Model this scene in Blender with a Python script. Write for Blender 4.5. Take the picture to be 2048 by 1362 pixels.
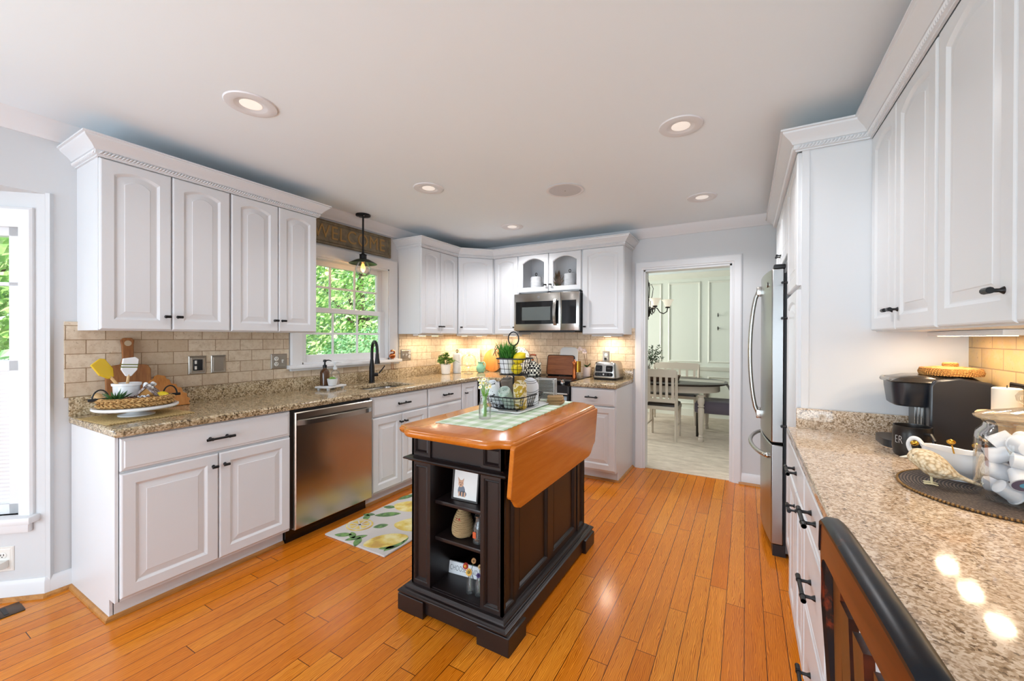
import bpy, bmesh, math, random
from mathutils import Vector, Matrix

random.seed(11)
for _o in list(bpy.data.objects):
    bpy.data.objects.remove(_o)
S = bpy.context.scene
COL = S.collection
PI = math.pi
sin, cos = math.sin, math.cos

# ------------------------------------------------------------------ camera
_F, _TH, _H, _CY, _CX, _PIT, _ROL = 803.6191, .505, 1.3444, 676.8446, 1047.079, -.0035, .0029
_fw, _rt, _up = Vector((-sin(_TH), cos(_TH), 0)), Vector((cos(_TH), sin(_TH), 0)), Vector((0, 0, 1))
_f2 = _fw * cos(_PIT) + _up * sin(_PIT)
_u2 = _up * cos(_PIT) - _fw * sin(_PIT)
_r3 = _rt * cos(_ROL) + _u2 * sin(_ROL)
_u3 = _u2 * cos(_ROL) - _rt * sin(_ROL)
cam_d = bpy.data.cameras.new('camera')
cam = bpy.data.objects.new('camera', cam_d)
COL.objects.link(cam)
cam.matrix_world = Matrix(((_r3.x, _u3.x, -_f2.x, 0), (_r3.y, _u3.y, -_f2.y, 0), (_r3.z, _u3.z, -_f2.z, _H), (0, 0, 0, 1)))
cam_d.sensor_width = 36
cam_d.sensor_fit = 'HORIZONTAL'
cam_d.lens = _F / 2048 * 36
cam_d.shift_x = (1024 - _CX) / 2048
cam_d.shift_y = (_CY - 681) / 2048
cam_d.clip_start = .02
S.camera = cam

# ------------------------------------------------------------------ view, world, sun, daylight
S.view_settings.view_transform = 'Standard'
S.view_settings.look = 'None'
S.view_settings.gamma = 1
S.view_settings.use_curve_mapping = False
S.view_settings.exposure = 0.3
wd = bpy.data.worlds.new('sky')
S.world = wd
wd.use_nodes = True
_bg = wd.node_tree.nodes['Background']
_bg.inputs[0].default_value = (.84, .92, 1, 1)
_bg.inputs[1].default_value = 1.6


def sun(name, rot, power, angle=.02, col=(1, .96, .88)):
    d = bpy.data.lights.new(name, 'SUN')
    d.energy = power
    d.angle = angle
    d.color = col
    o = bpy.data.objects.new(name, d)
    o.rotation_euler = rot
    COL.objects.link(o)


def area(name, loc, rot, sx, sy, power, col=(1, 1, 1), spread=PI):
    d = bpy.data.lights.new(name, 'AREA')
    d.shape = 'RECTANGLE'
    d.size, d.size_y = sx, sy
    d.energy = power
    d.color = col
    d.spread = spread
    o = bpy.data.objects.new(name, d)
    o.location = loc
    o.rotation_euler = rot
    COL.objects.link(o)
    return o


sun('sun', (math.radians(8), math.radians(42), 0), 6.0)
# daylight in the bay beside the camera, and in the dining room window
area('added_fill_rear', (-1.3, -2.72, 1.12), (math.radians(106), 0, 0), 2.9, 2.0, 114, (.74, .875, 1))  # added room fill with no seen source, tilted up to brighten the ceiling
area('daylight_bay', (-3.92, -.55, 1.25), (math.radians(105), 0, math.radians(-90)), 1.5, 1.5, 31, (.80, .92, 1))
area('daylight_dining', (-3.28, 6.05, 1.4), (math.radians(90), 0, math.radians(-90)), 1.5, 1.4, 82, (1, 1, .95))

# ------------------------------------------------------------------ room measures
XL, XR, YB, YR, ZC = -3.164, .82, 4.216, -2.65, 2.443
YP = 2.35                     # tall panel at the end of the right-hand counter
ZT = .914

# ------------------------------------------------------------------ mesh helpers


class MB:
    def __init__(s):
        s.bm = bmesh.new()

    def box(s, x0, x1, y0, y1, z0, z1, bev=0, seg=2):
        r = bmesh.ops.create_cube(s.bm, size=1)
        vs = r['verts']
        for v in vs:
            v.co = Vector(((x0 + x1) / 2 + v.co.x * (x1 - x0), (y0 + y1) / 2 + v.co.y * (y1 - y0), (z0 + z1) / 2 + v.co.z * (z1 - z0)))
        if bev:
            es = list({e for v in vs for e in v.link_edges})
            bmesh.ops.bevel(s.bm, geom=es, offset=bev, segments=seg, affect='EDGES', profile=.5)
        return s

    def loft(s, loops, cap0=True, cap1=True, closed=True, wrap=False):
        vl = [[s.bm.verts.new(p) for p in L] for L in loops]
        n = len(vl[0])
        rng = range(n) if closed else range(n - 1)
        pairs = list(zip(vl[:-1], vl[1:])) + ([(vl[-1], vl[0])] if wrap else [])
        for a, b in pairs:
            for i in rng:
                j = (i + 1) % n
                try:
                    s.bm.faces.new((a[i], a[j], b[j], b[i]))
                except ValueError:
                    pass
        if not wrap and closed:
            if cap0:
                s.bm.faces.new(vl[0][::-1])
            if cap1:
                s.bm.faces.new(vl[-1])
        return s

    def prism(s, pts, ax, a0, a1):
        f = {'z': lambda p, a: (p[0], p[1], a), 'x': lambda p, a: (a, p[0], p[1]), 'y': lambda p, a: (p[0], a, p[1])}[ax]
        return s.loft([[f(p, a0) for p in pts], [f(p, a1) for p in pts]])

    def cyl(s, p0, p1, r0, r1=None, n=14, cap=True):
        return s.tube([p0, p1], [r0, r0 if r1 is None else r1], n, cap=cap)

    def tube(s, pts, r, n=8, closed=False, cap=True, flat=1.0):
        P = [Vector(p) for p in pts]
        k = len(P)
        R = r if isinstance(r, (list, tuple)) else [r] * k
        loops = []
        ref = None
        for i in range(k):
            if closed:
                t = P[(i + 1) % k] - P[i - 1]
            else:
                t = P[min(i + 1, k - 1)] - P[max(i - 1, 0)]
            t.normalize()
            if ref is None:
                a = Vector((0, 0, 1)) if abs(t.z) < .9 else Vector((1, 0, 0))
                ref = (a - t * a.dot(t)).normalized()
            else:
                ref = (ref - t * ref.dot(t)).normalized()
            b = t.cross(ref)
            loops.append([tuple(P[i] + (ref * cos(2 * PI * j / n) * flat + b * sin(2 * PI * j / n)) * R[i]) for j in range(n)])
        return s.loft(loops, cap, cap, True, wrap=closed)

    def lathe(s, prof, c=(0, 0, 0), n=24, sx=1, sy=1, cap=True):
        loops = [[(c[0] + sx * r * cos(2 * PI * j / n), c[1] + sy * r * sin(2 * PI * j / n), c[2] + z) for j in range(n)] for r, z in prof]
        return s.loft(loops, cap, cap)

    def ball(s, c, r, sc=(1, 1, 1), n=12):
        prof = [(max(sin(PI * i / n), .02), -cos(PI * i / n)) for i in range(n + 1)]
        loops = [[(c[0] + sc[0] * r * a * cos(2 * PI * j / (n * 2)), c[1] + sc[1] * r * a * sin(2 * PI * j / (n * 2)), c[2] + sc[2] * r * z) for j in range(n * 2)] for a, z in prof]
        return s.loft(loops)

    def sweep(s, path, prof, closed=False, side=1):
        """moulding: profile (out, z) carried along a floor path with mitred corners"""
        P = [Vector((p[0], p[1])) for p in path]
        k = len(P)
        loops = []
        for i in range(k):
            ds = []
            if closed or i > 0:
                ds.append((P[i] - P[i - 1]).normalized())
            if closed or i < k - 1:
                ds.append((P[(i + 1) % k] - P[i]).normalized())
            ns = [Vector((-d.y, d.x)) * side for d in ds]
            m = ns[0] if len(ns) == 1 else (ns[0] + ns[1]) / max(.2, 1 + ns[0].dot(ns[1]))
            loops.append([(P[i].x + m.x * o, P[i].y + m.y * o, z) for o, z in prof])
        return s.loft(loops, True, True, True, wrap=closed)

    def quad(s, a, b, c, d):
        s.bm.faces.new([s.bm.verts.new(p) for p in (a, b, c, d)])
        return s

    def grid(s, fn, nu, nv):
        V = [[s.bm.verts.new(fn(i / nu, j / nv)) for j in range(nv + 1)] for i in range(nu + 1)]
        for i in range(nu):
            for j in range(nv):
                s.bm.faces.new((V[i][j], V[i + 1][j], V[i + 1][j + 1], V[i][j + 1]))
        return s

    def move(s, dx=0, dy=0, dz=0, rz=0, rx=0, ry=0, first=0):
        M = Matrix.Translation((dx, dy, dz)) @ Matrix.Rotation(rz, 4, 'Z') @ Matrix.Rotation(ry, 4, 'Y') @ Matrix.Rotation(rx, 4, 'X')
        s.bm.verts.ensure_lookup_table()
        for v in s.bm.verts[first:]:
            v.co = M @ v.co
        return s

    def build(s, name, m, parent=None, smooth=35, solid=0, recalc=True):
        if recalc:
            bmesh.ops.recalc_face_normals(s.bm, faces=s.bm.faces)
        me = bpy.data.meshes.new(name)
        s.bm.to_mesh(me)
        s.bm.free()
        me.materials.append(m)
        if smooth:
            me.shade_smooth()
            me.set_sharp_from_angle(angle=math.radians(smooth))
        o = bpy.data.objects.new(name, me)
        COL.objects.link(o)
        if parent:
            o.parent = parent
        if solid:
            md = o.modifiers.new('thick', 'SOLIDIFY')
            md.thickness = solid
            md.offset = 0
        return o


def bevel(o, w=.003, seg=2, ang=40):
    md = o.modifiers.new('bevel', 'BEVEL')
    md.width = w
    md.segments = seg
    md.limit_method = 'ANGLE'
    md.angle_limit = math.radians(ang)
    return o


def tag(o, label, cat, group=None, kind=None):
    o['label'] = label
    o['category'] = cat
    if group:
        o['group'] = group
    if kind:
        o['kind'] = kind
    return o


def thing(name, label, cat, loc=(0, 0, 0), rz=0, group=None, rx=0, ry=0):
    o = bpy.data.objects.new(name, None)
    o.empty_display_size = .05
    COL.objects.link(o)
    o.location = loc
    o.rotation_euler = (rx, ry, rz)
    return tag(o, label, cat, group)


def struct(o):
    o['kind'] = 'structure'
    return o


def lab(o, t):
    o['label'] = t
    return o


def dup(root, loc, label=None, rz=None, rot=None, mats=None):
    r = root.copy()
    COL.objects.link(r)
    r.location = loc
    if rz is not None:
        r.rotation_euler = (0, 0, rz)
    if rot is not None:
        r.rotation_euler = rot
    if label:
        r['label'] = label
    for ch in list(root.children):
        c = ch.copy()
        COL.objects.link(c)
        c.parent = r
        for g in ch.children:
            d = g.copy()
            COL.objects.link(d)
            d.parent = c
    return r


def curve(pts, k=4, closed=False):
    """rounds a polyline off (Catmull-Rom)"""
    P = [Vector(p) for p in pts]
    n = len(P)
    o = []
    for i in range(n if closed else n - 1):
        a, b, c, d = P[(i - 1) % n] if closed or i else P[0], P[i], P[(i + 1) % n], P[(i + 2) % n] if closed or i + 2 < n else P[-1]
        for j in range(k):
            t = j / k
            o.append(.5 * ((2 * b) + (c - a) * t + (2 * a - 5 * b + 4 * c - d) * t * t + (3 * b - a - 3 * c + d) * t ** 3))
    if not closed:
        o.append(P[-1])
    return o


def rrect(w, d, r, n=5):
    pts = []
    for cx, cy, a0 in ((w / 2 - r, d / 2 - r, 0), (-w / 2 + r, d / 2 - r, 90), (-w / 2 + r, -d / 2 + r, 180), (w / 2 - r, -d / 2 + r, 270)):
        for i in range(n + 1):
            a = math.radians(a0 + 90 * i / n)
            pts.append((cx + r * cos(a), cy + r * sin(a)))
    return pts


def text(name, body, size, m, parent, loc, rot, ext=.0008, sx=1.0, spacing=1.0, align='CENTER', offset=0):
    cu = bpy.data.curves.new(name, 'FONT')
    cu.body = body
    cu.size = size
    cu.extrude = ext
    cu.offset = offset
    cu.align_x = align
    cu.align_y = 'CENTER'
    cu.space_character = spacing
    t = bpy.data.objects.new(name + '_curve', cu)
    COL.objects.link(t)
    bpy.context.view_layer.update()
    me = bpy.data.meshes.new_from_object(t.evaluated_get(bpy.context.evaluated_depsgraph_get()))
    bpy.data.objects.remove(t)
    me.materials.clear()
    me.materials.append(m)
    o = bpy.data.objects.new(name, me)
    COL.objects.link(o)
    o.parent = parent
    o.location = loc
    o.rotation_euler = rot
    o.scale = (sx, 1, 1)
    return o


# ------------------------------------------------------------------ materials
def lin(h):
    c = [int(h[i:i + 2], 16) / 255 for i in (0, 2, 4)]
    return tuple(x / 12.92 if x <= .04045 else ((x + .055) / 1.055) ** 2.4 for x in c) + (1,)


def mat(name, col, rough=.5, metal=0, coat=0, spec=.5, emit=None, es=0, sheen=0, bump=None):
    m = bpy.data.materials.new(name)
    m.use_nodes = True
    b = m.node_tree.nodes['Principled BSDF']
    b.inputs['Base Color'].default_value = lin(col) if isinstance(col, str) else tuple(col) + (1,)
    b.inputs['Roughness'].default_value = rough
    b.inputs['Metallic'].default_value = metal
    b.inputs['Coat Weight'].default_value = coat
    b.inputs['Coat Roughness'].default_value = .08
    b.inputs['Specular IOR Level'].default_value = spec
    if emit:
        b.inputs['Emission Color'].default_value = lin(emit)
        b.inputs['Emission Strength'].default_value = es
    if sheen:
        b.inputs['Sheen Weight'].default_value = sheen
    if bump:
        N = NT(m)
        n = N.noise(bump[0], 3)
        N.bump(n, bump[1])
    return m


class NT:
    """short hands for a node tree"""

    def __init__(s, m):
        s.t = m.node_tree
        s.b = s.t.nodes['Principled BSDF']
        s.co = s.n('ShaderNodeTexCoord').outputs['Object']

    def n(s, typ, **kw):
        x = s.t.nodes.new(typ)
        for k, v in kw.items():
            setattr(x, k, v)
        return x

    def link(s, a, b):
        s.t.links.new(a, b)

    def map(s, scale=(1, 1, 1), loc=(0, 0, 0), src=None, rot=(0, 0, 0)):
        x = s.n('ShaderNodeMapping')
        s.link(src or s.co, x.inputs[0])
        x.inputs['Scale'].default_value = scale
        x.inputs['Location'].default_value = loc
        x.inputs['Rotation'].default_value = rot
        return x.outputs[0]

    def swiz(s, order, src=None, off=(0, 0, 0)):
        a = s.n('ShaderNodeSeparateXYZ')
        s.link(src or s.co, a.inputs[0])
        b = s.n('ShaderNodeCombineXYZ')
        for i, k in enumerate(order):
            if k in 'xyz':
                s.link(a.outputs['xyz'.index(k)], b.inputs[i])
        return s.map(loc=off, src=b.outputs[0])

    def noise(s, scale, detail=3, rough=.55, vec=None, dist=0):
        x = s.n('ShaderNodeTexNoise')
        x.inputs['Scale'].default_value = scale
        x.inputs['Detail'].default_value = detail
        x.inputs['Roughness'].default_value = rough
        x.inputs['Distortion'].default_value = dist
        s.link(vec or s.co, x.inputs['Vector'])
        return x.outputs[0]

    def voro(s, scale, vec=None, feat='F1', out='Distance'):
        x = s.n('ShaderNodeTexVoronoi', feature=feat)
        x.inputs['Scale'].default_value = scale
        s.link(vec or s.co, x.inputs['Vector'])
        return x.outputs[out]

    def ramp(s, fac, stops, interp='LINEAR'):
        x = s.n('ShaderNodeValToRGB')
        x.color_ramp.interpolation = interp
        e = x.color_ramp.elements
        while len(e) < len(stops):
            e.new(.5)
        for el, (p, c) in zip(e, stops):
            el.position = p
            el.color = lin(c) if isinstance(c, str) else (c, c, c, 1)
        s.link(fac, x.inputs[0])
        return x.outputs[0]

    def mix(s, fac, a, b, mode='MIX'):
        x = s.n('ShaderNodeMix', data_type='RGBA', blend_type=mode)
        for i, v in ((0, fac), (6, a), (7, b)):
            if hasattr(v, 'links'):
                s.link(v, x.inputs[i])
            elif isinstance(v, str):
                x.inputs[i].default_value = lin(v)
            else:
                x.inputs[i].default_value = v
        return x.outputs[2]

    def math(s, op, a, b=None):
        x = s.n('ShaderNodeMath', operation=op)
        for i, v in ((0, a), (1, b)):
            if v is None:
                continue
            if hasattr(v, 'links'):
                s.link(v, x.inputs[i])
            else:
                x.inputs[i].default_value = v
        return x.outputs[0]

    def col(s, c):
        s.link(c, s.b.inputs['Base Color'])

    def rough(s, c):
        s.link(c, s.b.inputs['Roughness'])

    def bump(s, h, strength=.2, dist=.002):
        x = s.n('ShaderNodeBump')
        x.inputs['Strength'].default_value = strength
        x.inputs['Distance'].default_value = dist
        s.link(h, x.inputs['Height'])
        s.link(x.outputs[0], s.b.inputs['Normal'])


def wood(name, c0, c1, c2, axis='x', rough=.35, scale=1.0, coat=0, spec=.5):
    m = mat(name, c1, rough, coat=coat, spec=spec)
    N = NT(m)
    sc = {'x': (2, 22, 22), 'y': (22, 2, 22), 'z': (22, 22, 2)}[axis]
    v = N.map(tuple(k * scale for k in sc))
    a = N.noise(1, 5, .6, v, 1.2)
    b = N.noise(6, 3, .6, v)
    c = N.mix(.3, a, b)
    N.col(N.ramp(c, [(.3, c0), (.5, c1), (.7, c2)]))
    return m


def floor_mat():
    m = mat('oak_floor', 'C98A45', .16, coat=0, spec=.36)
    N = NT(m)
    v = N.swiz('yxz')
    # random length-wise shift for every row of boards
    sp = N.n('ShaderNodeSeparateXYZ')
    N.link(v, sp.inputs[0])
    row = N.math('FLOOR', N.math('DIVIDE', sp.outputs[1], .0815))
    wn = N.n('ShaderNodeTexWhiteNoise', noise_dimensions='1D')
    N.link(row, wn.inputs['W'])
    cb = N.n('ShaderNodeCombineXYZ')
    N.link(N.math('ADD', sp.outputs[0], N.math('MULTIPLY', wn.outputs[0], 1.37)), cb.inputs[0])
    N.link(sp.outputs[1], cb.inputs[1])
    br = N.n('ShaderNodeTexBrick')
    br.offset = 0
    N.link(cb.outputs[0], br.inputs['Vector'])
    for k, x in (('Scale', 1), ('Brick Width', 1.25), ('Row Height', .0815), ('Mortar Size', .0015), ('Mortar Smooth', .1), ('Bias', 0)):
        br.inputs[k].default_value = x
    br.inputs['Color1'].default_value = (0, 0, 0, 1)
    br.inputs['Color2'].default_value = (1, 1, 1, 1)
    br.inputs['Mortar'].default_value = (.5, .5, .5, 1)
    tone = N.ramp(br.outputs['Color'], [(0, 'D67A1A'), (.35, 'E28622'), (.7, 'EC972E'), (1, 'DA7A16')])
    # grain, shifted per board
    off = N.n('ShaderNodeVectorMath', operation='MULTIPLY_ADD')
    N.link(br.outputs['Color'], off.inputs[0])
    off.inputs[1].default_value = (7, 3, 5)
    N.link(cb.outputs[0], off.inputs[2])
    g = N.noise(1, 6, .62, N.map((2.2, 26, 1), src=off.outputs[0]), 1.6)
    rings = N.n('ShaderNodeTexWave', wave_type='BANDS', bands_direction='Y')
    rings.inputs['Scale'].default_value = 9
    rings.inputs['Distortion'].default_value = 14
    rings.inputs['Detail'].default_value = 2
    rings.inputs['Detail Scale'].default_value = .7
    N.link(N.map((1.1, 7, 1), src=off.outputs[0]), rings.inputs['Vector'])
    gg = N.mix(.45, g, rings.outputs[1])
    c = N.mix(N.ramp(gg, [(.3, .85), (.6, 0)]), tone, 'A85208')
    c = N.mix(N.ramp(br.outputs['Fac'], [(0, 0), (.6, 1)]), c, '4A2206')
    N.col(c)
    N.bump(N.mix(br.outputs['Fac'], g, (0, 0, 0, 1)), .06, .002)
    N.rough(N.ramp(g, [(.3, .15), (.8, .24)]))
    return m


def tile_mat(name, order, off, tint=('D3C1A8', 'DFD0B9', 'C6B196')):
    m = mat(name, tint[0], .55)
    N = NT(m)
    v = N.swiz(order, off=off)
    br = N.n('ShaderNodeTexBrick')
    br.offset = .5
    N.link(v, br.inputs['Vector'])
    for k, x in (('Scale', 1), ('Brick Width', .153), ('Row Height', .0765), ('Mortar Size', .0022), ('Mortar Smooth', .35), ('Bias', 0)):
        br.inputs[k].default_value = x
    br.inputs['Color1'].default_value = (0, 0, 0, 1)
    br.inputs['Color2'].default_value = (1, 1, 1, 1)
    tone = N.ramp(br.outputs['Color'], [(0, tint[0]), (.5, tint[1]), (1, tint[2])])
    cl = N.noise(26, 5, .65)
    c = N.mix(N.ramp(cl, [(.38, .55), (.55, 0)]), tone, 'BFA688')
    pit = N.noise(95, 3, .6)
    c = N.mix(N.ramp(pit, [(.28, .75), (.36, 0)]), c, '8A6E50')
    c = N.mix(N.ramp(br.outputs['Fac'], [(0, 0), (1, 1)]), c, '94795A')
    N.col(c)
    h = N.mix(br.outputs['Fac'], (1, 1, 1, 1), (0, 0, 0, 1))
    h2 = N.mix(.25, h, pit)
    N.bump(h2, .45, .003)
    return m


def granite_mat(name, cols, scale=1.0, rough=.12):
    m = mat(name, cols[1], rough, spec=.5)
    N = NT(m)
    a = N.noise(38 * scale, 6, .72)
    b = N.voro(150 * scale, out='Color')
    d = N.noise(9 * scale, 3, .6)
    e = N.noise(120 * scale, 3, .7)
    sep = N.n('ShaderNodeSeparateColor')
    N.link(b, sep.inputs[0])
    k = N.math('ADD', N.math('MULTIPLY', a, .55), N.math('ADD', N.math('MULTIPLY', sep.outputs[0], .30), N.math('MULTIPLY', e, .25)))
    c = N.ramp(k, [(.36, cols[0]), (.46, cols[1]), (.56, cols[2]), (.66, cols[3])])
    c = N.mix(N.ramp(d, [(.42, 0), (.66, .35)]), c, cols[4])
    c2 = N.ramp(N.voro(85 * scale, N.map((1, 1, 1), (.3, .7, .1))), [(.0, 1.0), (.16, 0)])
    N.col(N.mix(N.math('MULTIPLY', c2, .8), c, cols[0]))
    return m


def glass_mat(name, tint=(1, 1, 1), body=.0, gloss=1.0):
    """thin clear glass: sees through, mirrors at grazing angles"""
    m = bpy.data.materials.new(name)
    m.use_nodes = True
    t = m.node_tree
    t.nodes.clear()
    out = t.nodes.new('ShaderNodeOutputMaterial')
    tr = t.nodes.new('ShaderNodeBsdfTransparent')
    tr.inputs[0].default_value = tuple(tint) + (1,)
    gl = t.nodes.new('ShaderNodeBsdfGlossy')
    gl.inputs['Roughness'].default_value = .03
    fr = t.nodes.new('ShaderNodeLayerWeight')
    fr.inputs[0].default_value = .25
    mm = t.nodes.new('ShaderNodeMath')
    mm.operation = 'MULTIPLY_ADD'
    t.links.new(fr.outputs['Fresnel'], mm.inputs[0])
    mm.inputs[1].default_value = .75 * gloss
    mm.inputs[2].default_value = .03
    mx = t.nodes.new('ShaderNodeMixShader')
    t.links.new(mm.outputs[0], mx.inputs[0])
    t.links.new(tr.outputs[0], mx.inputs[1])
    t.links.new(gl.outputs[0], mx.inputs[2])
    last = mx
    if body:
        df = t.nodes.new('ShaderNodeBsdfDiffuse')
        df.inputs[0].default_value = (.85, .88, .86, 1)
        m2 = t.nodes.new('ShaderNodeMixShader')
        m2.inputs[0].default_value = body
        t.links.new(mx.outputs[0], m2.inputs[1])
        t.links.new(df.outputs[0], m2.inputs[2])
        last = m2
    t.links.new(last.outputs[0], out.inputs[0])
    return m


def weave_mat(name, c0, c1, sx=60, sz=60, rough=.8, axis='xz'):
    m = mat(name, c1, rough)
    N = NT(m)
    w1 = N.n('ShaderNodeTexWave', wave_type='BANDS', bands_direction='DIAGONAL')
    w1.inputs['Scale'].default_value = sx
    w1.inputs['Distortion'].default_value = 3
    N.link(N.co, w1.inputs['Vector'])
    w2 = N.n('ShaderNodeTexWave', wave_type='BANDS', bands_direction='Z')
    w2.inputs['Scale'].default_value = sz
    w2.inputs['Distortion'].default_value = 2
    N.link(N.co, w2.inputs['Vector'])
    h = N.mix(.5, w1.outputs[1], w2.outputs[1])
    N.col(N.mix(N.ramp(h, [(.25, 0), (.6, 1)]), c0, c1))
    N.bump(h, .8, .004)
    return m


def check_mat(name, a, b, scale, c=None, blend=0):
    m = mat(name, a, .85)
    N = NT(m)
    ck = N.n('ShaderNodeTexChecker')
    ck.inputs['Scale'].default_value = scale
    ck.inputs[1].default_value = lin(a)
    ck.inputs[2].default_value = lin(b)
    N.link(N.map((1, 1, 1), (.001, .001, .001)), ck.inputs[0])
    N.col(ck.outputs[0])
    return m


M = {}
M['white'] = mat('cabinet_white', 'DADBDD', .34, spec=.45)
M['trim'] = mat('trim_white', 'E2E2E3', .4)
M['wall'] = mat('wall_paint', 'D2D3D4', .75)
M['ceil'] = mat('ceiling_paint', 'ECF5FA', .9)
M['floor'] = floor_mat()
M['shoe'] = wood('oak_shoe_mould', '8A5524', 'B57A3A', 'C48A48', 'x', .4)
M['tile_l'] = tile_mat('travertine_left', 'yzx', (.0, -1.016, 0))
M['tile_b'] = tile_mat('travertine_back', 'xzy', (.03, -1.016, 0), ('D8C3A8', 'E2CFB6', 'CDB498'))
M['granite'] = granite_mat('granite_brown', ('3A2C1F', '857052', 'AC9774', 'CEBC9E', '968262'))
M['granite_r'] = granite_mat('granite_beige', ('5A4735', 'A0866A', 'C2AB91', 'DCCCB8', 'C6B29C'), 1.45, .08)
M['black'] = mat('black_hardware', '141416', .42, .3)
M['blackgloss'] = mat('black_gloss', '0B0B0D', .08)
M['blackpl'] = mat('black_plastic', '1B1C20', .35)
M['steel'] = mat('stainless', 'B9B7B2', .24, 1)
M['steel_b'] = mat('stainless_dark', '8C8780', .2, 1)
M['chrome'] = mat('chrome', 'D8D8D8', .1, 1)
M['nickel'] = mat('brushed_nickel', 'A59C8E', .35, 1)
M['glass'] = glass_mat('clear_glass')
M['jar'] = glass_mat('jar_glass', (.97, .98, .98), .02, .7)
M['frost'] = glass_mat('acrylic', (.93, .94, .93), .08, .8)
M['isl'] = mat('island_espresso', '1D1413', .36, spec=.5)
M['isltop'] = wood('island_maple', 'B05E16', 'C06C1E', 'CC7A2A', 'y', .2, .5, .2)
M['ceramic'] = mat('white_ceramic', 'E4E6E8', .25)
M['matte'] = mat('white_matte', 'DADBDC', .7)
M['cream'] = mat('cream_paint', 'CFC3B4', .55)
M['gold'] = mat('gold', 'C99A3E', .22, 1)
M['copper'] = mat('copper', 'B86A3E', .25, 1)
M['bronze'] = mat('dark_bronze', '2A2420', .45, .6)
M['leaf'] = mat('leaf_green', '3E7A2A', .5)
M['leafd'] = mat('leaf_dark', '2C5524', .5)
M['leafy'] = mat('leaf_yellow_green', '7DB04A', .55)
M['yellow'] = mat('lemon_yellow', 'E8CF1E', .45, bump=(90, .3))
M['soil'] = mat('soil', '2A1D14', .95)

# ================================================================== SETTING
def st(mb, name, m, parent=None, smooth=0, **k):
    return struct(mb.build(name, m, parent, smooth, **k))


BX, BY = -3.69, .158                      # far corner of the bay's side wall
BRZ = math.atan2(.6606, .7507)
BL = math.hypot(XL - BX, .62 - BY)
mb = MB()
mb.prism([(XR + .1, YR), (XR + .1, YB + .02), (XL - .1, YB + .02), (XL - .1, .66), (BX - .12, .20), (BX - .12, -1.3), (XL - .1, -1.76), (XL - .1, YR)], 'z', -.05, 0)
st(mb, 'floor', M['floor'])
mb = MB()
mb.box(XL - .12, XR + .12, YR - .12, YB + .1, ZC, ZC + .1)
st(mb, 'ceiling', M['ceil'])
mb = MB()
mb.prism([(XL - .141, .60), (XL - .141, .50), (BX - .05, BY), (BX - .05, -1.26), (XL - .141, -1.70)], 'z', 2.08, 2.2)
st(mb, 'ceiling_bay', M['ceil'])

# left wall with the sink window's opening and the bay's opening
WY0, WY1, WZ0, WZ1 = 1.985, 2.91, 1.115, 2.025
mb = MB()
t = .14
mb.box(XL - t, XL, .62, WY0, 0, ZC)
mb.box(XL - t, XL, WY1, YB + .1, 0, ZC)
mb.box(XL - t, XL, WY0, WY1, 0, WZ0)
mb.box(XL - t, XL, WY0, WY1, WZ1, ZC)
mb.box(XL - t, XL, -1.72, .62, 2.075, ZC)
mb.box(XL - t, XL, YR - .1, -1.72, 0, ZC)
st(mb, 'wall_left', M['wall'])
# bay: side wall (seen), middle wall and far side wall
mb = MB()
gx0, gx1, gz0, gz1 = .16, .60, .43, 1.90
mb.box(0, gx0, 0, .1, 0, 2.08)
mb.box(gx1, BL + .02, 0, .1, 0, 2.08)
mb.box(gx0, gx1, 0, .1, 0, gz0)
mb.box(gx0, gx1, 0, .1, gz1, 2.08)
mb.move(BX, BY, 0, BRZ)
st(mb, 'wall_bay_side', M['wall'])
mb = MB()
mb.box(BX - .1, BX, -1.26, BY, 0, .45)
mb.box(BX - .1, BX, -1.26, BY, 1.95, 2.08)
mb.box(BX - .1, BX, -1.26, -1.16, .45, 1.95)
mb.box(BX - .1, BX, .06, BY, .45, 1.95)
mb.prism([(BX, -1.26), (XL, -1.72), (XL - .08, -1.8), (BX - .1, -1.3)], 'z', 0, 2.08)
st(mb, 'wall_bay_middle', M['wall'])
# back wall with the doorway
DX0, DX1, DZ = -.918, -.115, 2.034
mb = MB()
mb.box(XL - .12, DX0, YB, YB + .12, 0, ZC)
mb.box(DX1, 1.6, YB, YB + .12, 0, ZC)
mb.box(DX0, DX1, YB, YB + .12, DZ, ZC)
st(mb, 'wall_back', M['wall'])
mb = MB()
mb.box(XR, XR + .12, YR - .1, YB + .1, 0, ZC)
st(mb, 'wall_right', M['wall'])
mb = MB()
mb.box(XL - .1, -2.8, YR - .12, YR, 0, ZC)
mb.box(.2, XR + .1, YR - .12, YR, 0, ZC)
mb.box(-2.8, .2, YR - .12, YR, 2.15, ZC)
st(mb, 'wall_rear', M['wall'])
dr = struct(bpy.data.objects.new('door_2', None))
COL.objects.link(dr)
mb = MB()
for a in (-2.8, -1.33, .13):
    mb.box(a, a + .07, YR - .06, YR - .01, 0, 2.15)
mb.box(-2.8, .2, YR - .06, YR - .01, 2.08, 2.15)
mb.box(-2.8, .2, YR - .06, YR - .01, 0, .06)
mb.build('door_frame', M['trim'], dr, 0)
MB().box(-2.73, .13, YR - .04, YR - .034, .06, 2.08).build('pane', M['glass'], dr, 0)

# crown moulding on the walls
CP = [(0, 2.357), (.012, 2.357), (.018, 2.368), (.03, 2.376), (.052, 2.405), (.07, 2.425), (.074, 2.436), (.082, 2.443), (0, 2.443)]
mb = MB()
mb.sweep([(XL, YR), (XL, YB), (XR, YB)], CP, side=-1)
st(mb, 'trim_1', M['trim'], smooth=30)


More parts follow.
